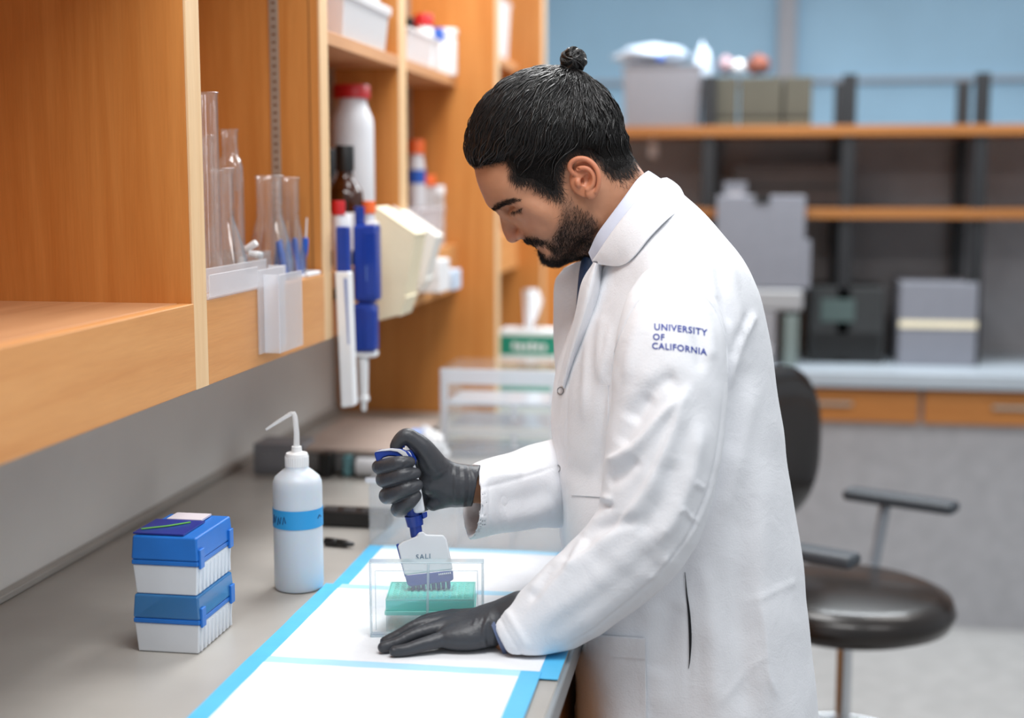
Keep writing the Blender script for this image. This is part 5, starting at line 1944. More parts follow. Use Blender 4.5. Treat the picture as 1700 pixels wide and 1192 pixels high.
RV = folds(RV, RF_, [
    (-1.6, 2.4, [(790, 812), (830, 803), (870, 792), (925, 774)]),
    (5, 14, [(920, 728), (880, 748), (850, 756), (815, 768)]),
    (-4, 10, [(905, 755), (870, 768), (840, 772)]),
    (4, 9, [(870, 785), (830, 790), (800, 796)]),
    (-1.2, 2.0, [(812, 800), (813, 840), (812, 884)]),
    (4, 16, [(925, 840), (880, 856), (830, 872)]),
    (-5, 20, [(925, 812), (880, 825), (825, 838)]),
])
N_ = normals(RV, RF_)
RV = RV + N_ * jacket_noise(RV, N_, 0.0008, 18.0)[:, None]
mesh_np('sleeve', RV - BASE, RF_, COATM, coat)

# ---------------- collar, lapels, shirt, tie
def G(u, v, D):
    return L(u, v, D)


def mir(row):
    return row + [(u, v, 2 * HD - D) for u, v, D in row[-2::-1]]


fold = [(984, 434, 1.957), (1000, 411, 1.938), (1024, 377, 1.924), (1052, 342, 1.924), (1078, 312, 1.944), (1096, 299, 1.98), (1106, 296, 2.02)]
bott = [(993, 438, 1.950), (1030, 441, 1.912), (1052, 426, 1.893), (1078, 394, 1.880), (1108, 364, 1.895), (1134, 345, 1.955), (1142, 344, 2.02)]
b2 = []
for u, v, D in bott:
    h = first_hit(coat_bvh, u, v)
    if h is not None and u < 1128:
        D = min(D, h.y - 0.005)
    b2.append((u, v, D))
bott = b2
mid = [((a[0] + b[0]) / 2 + 4, (a[1] + b[1]) / 2 - 3, (a[2] + b[2]) / 2 - 0.006) for a, b in zip(fold, bott)]
mid[-1] = (1128, 312, 2.02)
mid[-2] = (1119, 314, 1.962)
inn = [(u + 8, v + 10, D + 0.006) for u, v, D in fold]
rows = [[G(*q) for q in mir(r)] for r in (inn, fold, mid, bott)]
sheet('coat_collar', rows, 0.0028, COATM, coat, nu=64, nv=18, base=BASE)
# near lapel: narrow strip turned back along the roll line
roll = [(990, 437, 1.938), (980, 478, 1.928), (966, 530, 1.934), (949, 585, 1.948), (934, 640, 1.965)]
edge = [(986, 436, 1.955), (966, 470, 1.952), (955, 525, 1.960), (941, 582, 1.972), (926, 640, 1.985)]
outr = [(1000, 442), (994, 486), (976, 540), (955, 592), (937, 645)]
def laid(u, v, off):
    h = first_hit(coat_bvh, u, v)
    return np.array(h) - np.array((0, off, 0)) if h is not None else None
outr = [laid(u, v, 0.0) for u, v in outr]
roll = [(G(*q) if laid(q[0], q[1], 0) is None else np.minimum(G(*q), np.array((9, laid(q[0], q[1], 0.0025)[1], 9)))) for q in roll]
sheet('lapel', [[G(*q) for q in edge], roll, outr], 0.002, COATM, coat, nu=30, nv=12, base=BASE)
# far lapel
fo = [(936, 446, 2.075), (922, 468, 2.095), (920, 520, 2.11), (921, 580, 2.105), (926, 640, 2.07)]
fm = [(955, 436, 2.07), (944, 470, 2.075), (938, 520, 2.085), (932, 580, 2.075), (929, 640, 2.05)]
fi = [(980, 428, 2.065), (967, 470, 2.06), (957, 520, 2.062), (943, 580, 2.055), (932, 640, 2.04)]
sheet('lapel', [[G(*q) for q in r] for r in (fo, fm, fi)], 0.003, COATM, coat, nu=30, nv=12, base=BASE)
# shirt: chest front and collar band
SHIRT = mat('shirt_white', '#D3D9EA', 0.65, noise=0.02, nscale=60, bump=0.15, bscale=700)
sh_f = Field(L(960, 660, 2.2) - np.array((0, 0.36, 0)), L(1100, 395, 2.2) + np.array((0.02, 0.0, 0)), 0.006)
sh_f.op(p_cone(L(1035, 440, 2.02), L(1030, 560, 2.03), 0.050, 0.075), 0)
sh_f.op(p_cone(L(1030, 560, 2.03), L(1030, 640, 2.03), 0.075, 0.080), 0.02)
V_, F_ = sh_f.mesh(relax=1)
shirt = mesh_np('shirt', V_ - BASE, F_, SHIRT, person)
c0 = [(978, 420, 1.975), (992, 390, 1.955), (1012, 362, 1.946), (1036, 330, 1.946), (1058, 300, 1.965), (1072, 288, 1.995), (1077, 285, 2.02)]
c1 = [(985, 436, 1.970), (1003, 412, 1.945), (1024, 380, 1.934), (1050, 345, 1.934), (1074, 316, 1.952), (1091, 301, 1.985), (1098, 299, 2.02)]
c2 = [(990, 441, 1.972), (1010, 420, 1.948), (1032, 388, 1.938), (1058, 352, 1.938), (1082, 322, 1.956), (1097, 308, 1.987), (1104, 306, 2.02)]
ci = [(u + 2, v + 6, D + 0.004) for u, v, D in c0]
sheet('shirt_collar', [[G(*q) for q in mir(r)] for r in (ci, c0, c1, c2)], 0.0022, SHIRT, shirt, nu=64, nv=14, base=BASE)
TIE = mat('tie_navy', '#1B3557', 0.6, noise=0.25, nscale=120, bump=0.3, bscale=500)
ta = [(969, 428, 2.012), (964, 455, 2.008), (961, 490, 2.006), (958, 530, 2.008)]
tb_ = [(977, 428, 2.000), (974, 455, 1.993), (970, 490, 1.990), (966, 530, 1.990)]
tc_ = [(994, 436, 2.000), (988, 458, 1.988), (984, 490, 1.982), (980, 530, 1.980)]
sheet('tie', [[G(*q) for q in r] for r in (ta, tb_, tc_)], 0.006, TIE, person, nu=20, nv=10, base=BASE)

# ---------------- sewn-on pieces that follow the cloth
def applique(name, us, vs_fn, off, th, parent, m, nu=20, nv=20, quad=None):
    """quad: four drawing corners (tl, tr, br, bl); the piece is laid on the cloth below it"""
    tl, tr_, br, bl = [np.array(q, float) for q in quad]
    rows = []
    last = None
    for j in range(nv):
        t = j / (nv - 1)
        r = []
        for i in range(nu):
            s = i / (nu - 1)
            q = (tl * (1 - s) + tr_ * s) * (1 - t) + (bl * (1 - s) + br * s) * t
            h = drape(q[0], q[1], off, (coat_bvh,))
            du = 0
            while h is None and du < 120:
                du += 3
                h = drape(q[0] + du, q[1], off, (coat_bvh,))
            r.append(h)
        rows.append(r)
    return sheet(name, rows, th, m, parent, nu=nu, nv=nv, base=BASE)


applique('pocket', None, None, 0.0050, 0.0045, coat, COATM, quad=[(953, 1052), (1071, 1060), (1073, 1215), (957, 1215)])
applique('pocket_hem', None, None, 0.0078, 0.0022, coat, COATM, quad=[(954, 1054), (1071, 1061), (1071, 1094), (954, 1085)], nv=8)
applique('chest_pocket', None, None, 0.0022, 0.0016, coat, COATM, quad=[(951, 640), (1010, 640), (1008, 826), (949, 822)])
DARKGAP = mat('slit_dark', '#1A1A1E', 0.9)
sl_rows = []
for off in (-1, 1):
    r = []
    for (u, v, w) in ((1137, 950, 0.3), (1140, 985, 1.2), (1144, 1020, 2.0), (1146, 1060, 2.2), (1145, 1095, 1.0), (1143, 1110, 0.3)):
        r.append(drape(u + off * w, v, 0.0012, (coat_bvh,)))
    sl_rows.append(r)
sheet('side_slit', sl_rows, 0.0006, DARKGAP, coat, nu=24, nv=3, base=BASE)
SNAP = mat('snap_metal', '#7C8086', 0.35, metal=0.7)
for (u, v) in ((930.5, 649), (925, 778)):
    c = drape(u, v, 0.0012, (coat_bvh,))
    if c is None:
        continue
    h = 12
    ring = []
    R_ = 5.0 * 1.95 / FPX
    for i in range(25):
        a = 2 * math.pi * i / 24
        q = drape(u + 5.0 * math.cos(a), v + 6.0 * math.sin(a), 0.0012, (coat_bvh,))
        ring.append(tuple((q if q is not None else c) - BASE))
    MB().tube(ring, 0.0008, 6, cap=False).build('snap_fastener', SNAP, coat, smooth=True)
# embroidered lettering on the sleeve
INKB = mat('embroidery_blue', '#2B3F99', 0.6)
PXT = 1.0


def letter_place(u0, v0, slope, k):
    def pl(x, y):
        u = u0 + x * k
        v = v0 - y * k + slope * x * k + 0.0009 * (x * k) ** 2
        h = drape(u, v, 0.0007, (sleeve_bvh,))
        return (h if h is not None else L(u, v, 1.75)) - BASE
    return pl


for txt, u0, v0, k in (('UNIVERSITY', 1085.5, 547.5, 15.2), ('OF', 1083.5, 564.0, 14.8), ('CALIFORNIA', 1082.0, 579.0, 14.8)):
    text_mesh('embroidered_text', txt, 1.0, INKB, coat, letter_place(u0, v0, 0.035, k), bold=0.022, spacing=1.10, cuts=0.22)

# armhole welt
w_pts = []
for q in catmull(np.array(arc, float), 70):
    h = drape(q[0], q[1], -0.0002)
    if h is not None:
        w_pts.append(tuple(h - BASE))
MB().tube(w_pts, 0.0011, 6).build('armhole_seam', COATM, coat, smooth=True)
# ================================================================== gloves and pipette
GLOVE = mat('nitrile_black', '#3A3C41', 0.42, noise=0.06, nscale=60, bump=0.30, bscale=160, spec=0.5)
crumple(GLOVE, 70.0, 0.18, 0.0015)
ZP = ZM + 0.0004


def FZ(u, D, zmm):
    """point at image column u, depth D and a height in mm above the underpad"""
    p = L(u, 1000, D)
    return np.array(((u - 850) / FPX * D / (CP + SP * (596 - 1070) / FPX), D, ZP + zmm * 0.001))


# ---- flat hand (his left)
lo = FZ(600, 1.70, 0)
lo[2] = ZP - 0.004
hi = FZ(885, 1.90, 100)
gf = Field(lo, hi, 0.0015)
fingers = {
    'pinky': [(744, 1.762, 19, 11), (700, 1.749, 13.5, 8.8), (676, 1.744, 9, 8.0), (655, 1.742, 7.2, 7.2)],
    'ring': [(736, 1.782, 26, 11), (690, 1.769, 21, 8.8), (660, 1.761, 12, 8.0), (636, 1.757, 7.4, 7.4)],
    'middle': [(742, 1.798, 30, 11), (694, 1.788, 27, 8.8), (664, 1.782, 16, 8.0), (640, 1.778, 7.6, 7.6)],
    'index': [(752, 1.814, 30, 11), (708, 1.808, 27, 8.8), (680, 1.804, 15, 8.0), (660, 1.801, 7.6, 7.6)],
    'thumb': [(806, 1.812, 20, 13), (780, 1.816, 13, 10), (757, 1.817, 10, 9), (742, 1.816, 9.0, 8.4)],
}
wr = (812, 1.790, 27, 25)
for nm, q in fingers.items():
    a = q[0]
    gf.op(p_cone(FZ(*a[:3]), FZ(wr[0], wr[1] + (a[1] - 1.795) * 0.45, 26), a[3] * 0.001, 0.0225), 0.007)
gf.op(p_cone(FZ(*wr[:3]), FZ(865, 1.782, 48), 0.0262, 0.0275), 0.010)
gf.op(p_ell(FZ(770, 1.765, 17), (0.036, 0.020, 0.0155)), 0.010)       # heel of the hand on the little-finger side
for nm, q in fingers.items():
    one = Field(gf.lo, gf.lo + gf.h * (np.array(gf.f.shape) - 1), gf.h)
    c = catmull(np.array([np.append(FZ(*p[:3]), p[3] * 0.001) for p in q]), 14)
    chain(one, [(p[:3], p[3]) for p in c], 0.001)
    gf.f = smin(gf.f, one.f[:gf.f.shape[0], :gf.f.shape[1], :gf.f.shape[2]], 0.0016)
gf.op(p_plane((0, 0, ZP), (0, 0, -1)), 0.003, 'int')
V_, F_ = gf.mesh(relax=1)
V_ = folds(V_, F_, [
    (-0.9, 2.0, [(804, 1024), (797, 1045), (800, 1075)]), (0.9, 2.0, [(809, 1026), (803, 1048), (806, 1078)]), (-0.9, 2.0, [(814, 1028), (809, 1052), (812, 1080)]), (0.9, 2.2, [(790, 1026), (786, 1040)]),
    (-0.8, 2.0, [(818, 1034), (814, 1060), (818, 1086)]), (-0.5, 3, [(660, 1076), (663, 1088)]), (-0.5, 3, [(652, 1066), (655, 1080)])])
glove = mesh_np('glove', V_ - BASE, F_, GLOVE, person)
glove['label'] = 'black nitrile glove, hand lying flat on the underpad'
# wrist band of a watch showing at the cuff
c = np.array([(816, 1034, 1.760), (822, 1050, 1.7525), (829, 1068, 1.751), (837, 1086, 1.757)])
sheet('watch_strap', [[L(u - 1.5, v, D - 0.001) for u, v, D in c], [L(u + 5, v - 2, D - 0.001) for u, v, D in c]], 0.0015, mat('strap_blue_grey', '#5A6787', 0.4), person, nu=14, nv=4, base=BASE)

# ---- gripping hand (his right)
PD = 1.882
DSH = PD - 1.945
lo, hi = L(606, 872, 1.81), L(806, 692, 2.0)
lo[1], hi[1] = 1.815, 2.0
lo[2], hi[2] = L(700, 876, 2.0)[2] - 0.02, L(700, 690, 1.8)[2]
kf = Field(np.minimum(lo, hi), np.maximum(lo, hi), 0.0014)
def K(u, v, D): return L(u, v, D + DSH)
mm = PD / FPX
# palm, thenar and wrist
kf.op(p_cone(K(714, 768, 1.962), K(756, 803, 1.972), 21 * mm, 30 * mm), 0)
kf.op(p_cone(K(718, 800, 1.968), K(760, 806, 1.975), 24 * mm, 33 * mm), 0.008)
kf.op(p_cone(K(719, 836, 1.970), K(757, 815, 1.975), 13 * mm, 26 * mm), 0.008)
kf.op(p_cone(K(757, 805, 1.975), K(800, 807, 1.986), 33 * mm, 37 * mm), 0.010)
kf.op(p_cone(K(700, 775, 2.005), K(705, 835, 2.005), 14 * mm, 13 * mm), 0.014)
# thumb
th = [(724, 776, 1.958, 22), (703, 746, 1.948, 17.5), (688, 732, 1.944, 14), (675, 724, 1.942, 12.2), (664, 731, 1.941, 10.5), (656, 742, 1.940, 8.8)]
c = catmull(np.array([np.append(K(*q[:3]), q[3] * mm) for q in th]), 20)
chain(kf, [(p[:3], p[3]) for p in c], 0.003)
gr = {
    'index': [(706, 766, 2.006, 11), (655, 770, 1.992, 11.5), (630, 775, 1.958, 11.5), (636, 774, 1.930, 11.6), (660, 769, 1.916, 11.2), (681, 767, 1.921, 9.0)],
    'middle': [(712, 788, 2.008, 11), (662, 792, 1.995, 12.5), (638, 796, 1.960, 13), (643, 795, 1.930, 13.2), (666, 789.5, 1.915, 12.4), (690, 785.5, 1.921, 9.2)],
    'ring': [(716, 810, 2.008, 11), (668, 820, 1.995, 13.5), (644, 823, 1.960, 14), (650, 821, 1.930, 14), (671, 813, 1.915, 12.8), (693, 805, 1.922, 9.6)],
    'pinky': [(720, 832, 2.004, 10.5), (684, 845, 1.992, 12), (663, 846, 1.960, 13), (666, 843, 1.932, 13.4), (678, 834, 1.919, 12), (691, 822.5, 1.923, 9.2)],
}
acc = np.full(kf.f.shape, 0.08, np.float32)
for nm, q in gr.items():
    one = Field(kf.lo, kf.lo + kf.h * (np.array(kf.f.shape) - 1), kf.h)
    c = catmull(np.array([np.append(K(*p[:3]), p[3] * mm) for p in q]), 26)
    chain(one, [(p[:3], p[3]) for p in c], 0.002)
    g = one.f[:kf.f.shape[0], :kf.f.shape[1], :kf.f.shape[2]]
    acc = smin(acc, g, 0.0008)
kf.f = smin(kf.f, acc, 0.0020)
# open cuff of the glove
kf.op(p_plane(K(791, 806, 1.980), (0.97, -0.05, -0.20)), 0.001, 'int')
V_, F_ = kf.mesh(relax=1)
V_ = folds(V_, F_, [
    (-0.8, 2.0, [(752, 768), (750, 800), (752, 842)]), (0.7, 2.2, [(757, 768), (756, 800), (757, 842)]), (-0.7, 2.0, [(763, 767), (764, 800), (763, 842)]), (0.8, 2.2, [(769, 768), (771, 805), (769, 842)]),
    (-0.7, 2.0, [(775, 768), (779, 805), (775, 842)]), (1.4, 2.0, [(776, 768), (787, 790), (789, 815), (781, 842)]), (0.8, 1.8, [(664, 772), (676, 764), (686, 770)]), (-0.8, 2.0, [(668, 776), (679, 769)]), (-0.6, 1.8, [(676, 792), (688, 782)]), (-0.6, 1.8, [(679, 812), (691, 802)]), (0.6, 1.8, [(672, 786), (684, 779)]), (-0.6, 2.2, [(748, 812), (749, 846)]), (-0.5, 2.5, [(720, 790), (735, 780), (745, 775)])])
glove2 = mesh_np('glove', V_ - BASE, F_, GLOVE, person)
glove2['label'] = 'black nitrile glove, hand wrapped round the pipette'

# ================================================================== multichannel pipette
pt = empty('multichannel_pipette', toW(L(712, 985, PD)), 'white and blue multichannel pipette gripped above the teal tip rack', 'pipette', rz=YAW)
PB = L(712, 985, PD)
PW = mat('pipette_white', '#E9ECF1', 0.30, noise=0.02)


def Pl(u, v, d=0.0):
    return Vector(L(u, v, PD + d) - PB)


def slab(name, px_, d0, d1, m, bev=0.003, par=None):
    """outline in the plane of the pipette, given its real thickness d0..d1 (m)"""
    n = len(px_)
    mb = MB()
    pts = [tuple(Pl(u, v, d0)) for u, v in px_] + [tuple(Pl(u, v, d1)) for u, v in px_]
    mb.add(pts, [tuple(reversed(range(n))), tuple(range(n, 2 * n))] + [(i, (i + 1) % n, n + (i + 1) % n, n + i) for i in range(n)])
    return mb.build(name, m, par or pt, bevel=bev, seg=3)


# manifold head
slab('manifold_cover', [(660, 906), (668, 899), (692, 890), (694, 884), (703, 882), (707, 887), (736, 888), (742, 895), (752, 946), (714, 950), (672, 955)], -0.014, 0.010, PW, 0.0035)
slab('manifold_back', [(657.5, 904), (662, 902), (676, 957), (672, 958)], -0.011, 0.008, BLUEP, 0.001)
slab('manifold_strip', [(672, 955.5), (752, 946.5), (753, 962), (748, 965), (680, 974), (676, 970)], -0.0135, 0.0095, BLUEP, 0.002)
for k in range(8):
    t = k / 7
    u, v = 686 + 58 * t, 971.5 - 7.5 * t
    a, b = Pl(u, v), Pl(u + 1.2, v + 13)
    MB().tube([a, a + (b - a) * 0.55, b], [0.0030, 0.0029, 0.0021], 12).build('nozzle', BLUEP, pt, smooth=True)
# text on the head
text_mesh('lettering', 'SALI', 1.0, mat('print_grey_blue', '#5D7D96', 0.5), pt, lambda x, y: Pl(690 + x * 12.0, 929 - y * 12.0 - x * 0.9, -0.0147), bold=0.0, spacing=1.15)
for k in range(7):
    a = Pl(729 + k * 3.1, 953.5 - k * 0.4, -0.0142)
    MB().box(-0.0009, 0.0009, -0.0004, 0.0004, -0.0010, 0.0010, T(a)).build('printed_mark', PW, pt)
# neck
def rod(name, u0, v0, r0, u1, v1, r1, m, n=24, d=0.0, bev=0):
    return MB().tube([Pl(u0, v0, d), Pl(u1, v1, d)], [r0 * mm, r1 * mm], n).build(name, m, pt, smooth=True, angle=50)


rod('neck', 692, 890, 10.5, 688.5, 866, 10.5, BLUEP)
rod('collar', 689.5, 872, 14, 686.5, 855, 15.5, BLUEP)
slab('collar_tab', [(700, 852), (709, 849), (709.5, 858), (702, 862)], -0.006, 0.006, BLUEP, 0.0015)
rod('lower_stem', 688, 860, 12.0, 683, 838, 10.5, BLUEP)
slab('handle', [(688, 853), (706, 850), (700, 815), (692, 780), (684, 757), (680, 748), (664, 750), (668, 770), (678, 815)], -0.0125, 0.010, PW, 0.004)
rod('handle_core', 686, 855, 11, 672, 756, 11, BLUEP)
# finger hook and top
slab('finger_hook', [(621, 752), (630, 746.5), (650, 744), (668, 745), (678, 750), (688, 763), (690, 772), (676, 768), (668, 762), (655, 757.5), (645, 757), (636, 760), (629, 768.5), (625, 766)], -0.014, 0.012, BLUEP, 0.0025)
slab('hook_trim', [(622, 750.5), (634, 746.2), (650, 744.2), (664, 745.5), (673, 750), (682, 763), (682, 775), (674, 768), (668, 756), (660, 750.2), (648, 748.2), (634, 749)], -0.0152, -0.0135, PW, 0.0006)
slab('tip_ejector', [(672, 748), (684, 746), (692, 762), (690, 772)], -0.008, 0.012, BLUEP, 0.002)
rod('plunger', 663, 748, 6.5, 662, 741, 6.5, BLUEP)
slab('plunger_button', [(652, 741), (660, 737.5), (671, 738), (673, 743), (654, 745)], -0.009, 0.009, BLUEP, 0.002)

# ================================================================== trousers and shoes (below the coat)
TRO = mat('trouser_dark', '#23252C', 0.8, noise=0.1, bump=0.1)
tf = Field((BASE[0] - 0.30, 1.82, 0.04), (BASE[0] + 0.26, 2.26, 0.95), 0.008)
for s_ in (-1, 1):
    hip = np.array(Bp(1165, 1010, 2.03 + s_ * 0.085))
    knee = np.array((hip[0] - 0.01, 2.03 + s_ * 0.10, 0.50))
    ank = np.array((hip[0] + 0.015, 2.03 + s_ * 0.11, 0.09))
    chain(tf, [(hip, 0.092), (knee, 0.070), (ank, 0.060)], 0.03)
V_, F_ = tf.mesh(relax=2)
mesh_np('trousers', V_ - BASE, F_, TRO, person)
SHOE = mat('shoe_black', '#141414', 0.4)
for s_ in (-1, 1):
    hip = np.array(Bp(1165, 1010, 2.03 + s_ * 0.085))
    ank = np.array((hip[0] + 0.02, 2.03 + s_ * 0.11, 0.05))
    sfd = Field(ank - np.array((0.24, 0.07, 0.05)), ank + np.array((0.08, 0.07, 0.08)), 0.006)
    chain(sfd, [(ank, 0.045), (ank + np.array((-0.08, 0, -0.005)), 0.043), (ank + np.array((-0.17, 0, -0.018)), 0.030)], 0.02)
    sfd.op(p_plane((0, 0, 0.004), (0, 0, -1)), 0.003, 'int')
    V_, F_ = sfd.mesh(relax=1)
    mesh_np('shoe', V_ - BASE, F_, SHOE, person)
# ================================================================== hair, beard, brows
HAIRM = mat('hair_black', (0.011, 0.0095, 0.009, 1), 0.32, noise=0.25, nscale=40, spec=0.55)
BEARDM = mat('beard_black', (0.014, 0.010, 0.008, 1), 0.5, noise=0.25, nscale=40, spec=0.35)
r2 = np.random.default_rng(21)


def strands(name, P, R, m, parent, sides=3):
    """tapered strands: P (n, k, 3), R (n, k)"""
    n, k, _ = P.shape
    Tn = np.gradient(P, axis=1)
    Tn /= np.maximum(np.linalg.norm(Tn, axis=2), 1e-9)[..., None]
    ref = np.where(np.abs(Tn[..., 1:2]) < 0.8, np.array((0.0, 1.0, 0.0)), np.array((1.0, 0.0, 0.0)))
    A = np.cross(Tn, ref)
    A /= np.maximum(np.linalg.norm(A, axis=2), 1e-9)[..., None]
    B = np.cross(Tn, A)
    rings = []
    for i in range(sides):
        a = 2 * math.pi * i / sides
        rings.append(P + (A * math.cos(a) + B * math.sin(a)) * R[..., None])
    V = np.stack(rings, 2).reshape(-1, 3)
    idx = np.arange(n * k * sides).reshape(n, k, sides)
    F = []
    for i in range(sides):
        j = (i + 1) % sides
        F.append(np.stack([idx[:, :-1, i], idx[:, :-1, j], idx[:, 1:, j], idx[:, 1:, i]], -1).reshape(-1, 4))
    return mesh_np(name, V - BASE, np.concatenate(F), m, parent)


# cap: the scalp region of the head, thickened
HN = normals(HV, HF_)
hu, hv = to_px(HV)
hmask = poly_soft(hu, hv, HAIRL, 3)
dl, _, _ = polydist(hu, hv, HAIRL[:22])
ins = in_poly(hu, hv, HAIRL)
side = np.clip((hv - (262 - 0.16 * (hu - 850))) / 26, 0, 1)          # 0 = long top hair, 1 = clipped sides
front = np.clip((845 - hu) / 30, 0, 1)
side = side * (1 - front)
thick = np.where(ins, np.clip(dl / 16, 0, 1) ** 0.6, 0) * ((1 - side) * 0.0088 + side * 0.0012)
CVh = HV + HN * thick[:, None]
inner = ins & ((dl > 9) | (hu < 842) | (hv < 200))
keep = inner[HF_].all(1)
used = np.unique(HF_[keep])
remap = np.full(len(HV), -1)
remap[used] = np.arange(len(used))
capV, capF = CVh[used], remap[HF_[keep]]
capV = laplace(capV, capF, 0.5)
cap_bvh = bvh_of(capV, capF)
CAPM = mat('hair_roots', (0.008, 0.007, 0.0065, 1), 0.8, noise=0.3, nscale=60, spec=0.1, bump=0.5, bscale=500)
hair = mesh_np('hair', capV - BASE, capF, CAPM, person)
hair['label'] = 'black hair swept back into a small top knot'


def sample(V, F, n):
    a = np.linalg.norm(np.cross(V[F[:, 2]] - V[F[:, 0]], V[F[:, 3]] - V[F[:, 1]]), axis=1)
    i = r2.choice(len(F), n, p=a / a.sum())
    w = r2.random((n, 4)) ** 1.5
    w /= w.sum(1)[:, None]
    return (V[F[i]] * w[..., None]).sum(1), i


capN = normals(capV, capF)
BUN = L(950, 118, HD)

# long strands combed towards the knot
N0 = 6200
p, fi_ = sample(capV, capF, N0 * 2)
pu, pv = to_px(p)
sd_ = np.clip((pv - (262 - 0.16 * (pu - 850))) / 26, 0, 1) * (1 - np.clip((845 - pu) / 30, 0, 1))
ok = r2.random(len(p)) > sd_ * 0.9 + 0.0
p = p[ok][:N0]
K_ = 14
P = np.zeros((len(p), K_, 3))
R_ = np.zeros((len(p), K_))
ph = 6.28 * (np.sin(38 * p[:, 0] + 21 * p[:, 2]) * 0.5 + np.sin(61 * p[:, 2] - 33 * p[:, 1] + 17 * p[:, 0]) * 0.45) + r2.normal(0, 0.55, len(p))
amp = 0.0012 + 0.0026 * r2.random(len(p))
lift = 0.0003 + 0.0034 * r2.random(len(p)) ** 2
ln = 0.050 + 0.060 * r2.random(len(p))
rad = 0.00032 + 0.0017 * r2.random(len(p)) ** 3.2
for i in range(len(p)):
    q = Vector(p[i])
    ds = ln[i] / (K_ - 1)
    for k in range(K_):
        loc, nn, _, _ = cap_bvh.find_nearest(q)
        t = k / (K_ - 1)
        nv_ = np.array(nn)
        to = BUN - np.array(loc)
        dist_ = np.linalg.norm(to)
        d = to / max(dist_, 1e-6)
        d = d - nv_ * (d @ nv_)
        # at the front the hair first rises off the forehead, at the back it lies flatter
        d /= max(np.linalg.norm(d), 1e-6)
        sdv = np.cross(nv_, d)
        P[i, k] = np.array(loc) + nv_ * (lift[i] * (0.3 + math.sin(math.pi * min(1, t * 1.1)) * (0.75 + 0.5 * math.sin(ph[i] * 1.3 + k * 0.9))) + 0.0003) + sdv * amp[i] * math.sin(ph[i] + k * 0.75)
        R_[i, k] = rad[i] * (1 - 0.85 * t ** 2) * (0.5 + 0.5 * min(1, t * 4))
        step = min(ds, max(dist_ - 0.012, 0.0004))
        q = Vector(np.array(loc) + d * step + sdv * 0.0006 * math.sin(ph[i] * 3 + k * 0.6))
strands('long_strands', P, R_, HAIRM, hair)

# knot with its band
bf2 = Field(L(922, 135, HD) - np.array((0, 0.03, 0)), L(982, 70, HD) + np.array((0, 0.03, 0)), 0.0012)
bf2.op(p_ell(L(953, 101, HD), (0.0185, 0.0175, 0.0175)), 0)
bf2.op(p_ell(L(946, 96, HD), (0.0125, 0.014, 0.0135)), 0.004)
bf2.op(p_cone(L(942, 120, HD), L(952, 106, HD), 0.012, 0.012), 0.005)
V_, F_ = bf2.mesh(relax=1)
N_ = normals(V_, F_)
c_ = L(953, 101, HD)
a_ = np.arctan2(V_[:, 2] - c_[2], V_[:, 0] - c_[0])
rr = np.linalg.norm(V_ - c_, axis=1)
V_ = V_ + N_ * (0.0009 * np.sin(9 * a_ + 160 * rr + 120 * (V_[:, 1] - HD)))[:, None]
mesh_np('top_knot', V_ - BASE, F_, HAIRM, hair)
nb = 420
th0 = r2.random(nb) * 6.28
el = (r2.random(nb) - 0.5) * 2.2
P = np.zeros((nb, 9, 3))
for k in range(9):
    a = th0 + k * 0.26
    e = el + 0.25 * np.sin(a * 2 + th0)
    rad_ = 0.0182 + 0.0012 * np.sin(5 * a + el * 4)
    P[:, k, 0] = c_[0] - 0.001 + rad_ * np.cos(a) * np.cos(e)
    P[:, k, 2] = c_[2] + 0.001 + rad_ * np.sin(a) * np.cos(e)
    P[:, k, 1] = c_[1] + rad_ * np.sin(e)
strands('knot_strands', P, np.tile(0.0006 * np.sin(np.linspace(0.35, 2.8, 9)), (nb, 1)), HAIRM, hair)
ring = []
for i in range(25):
    a = 2 * math.pi * i / 24
    b = L(942, 119, HD)
    ax_ = np.array((0.57, 0, 0.82))
    e1, e2 = np.array((0, 1, 0)), np.array((0.82, 0, -0.57))
    ring.append(tuple(b + 0.0125 * (math.cos(a) * e1 + math.sin(a) * e2) - BASE))
for off in (-0.002, 0.0015):
    MB().tube([(x + 0.57 * off, y, z + 0.82 * off) for x, y, z in ring], 0.0016, 8, cap=False).build('hair_band', mat('band_black', '#111111', 0.6), hair, smooth=True)


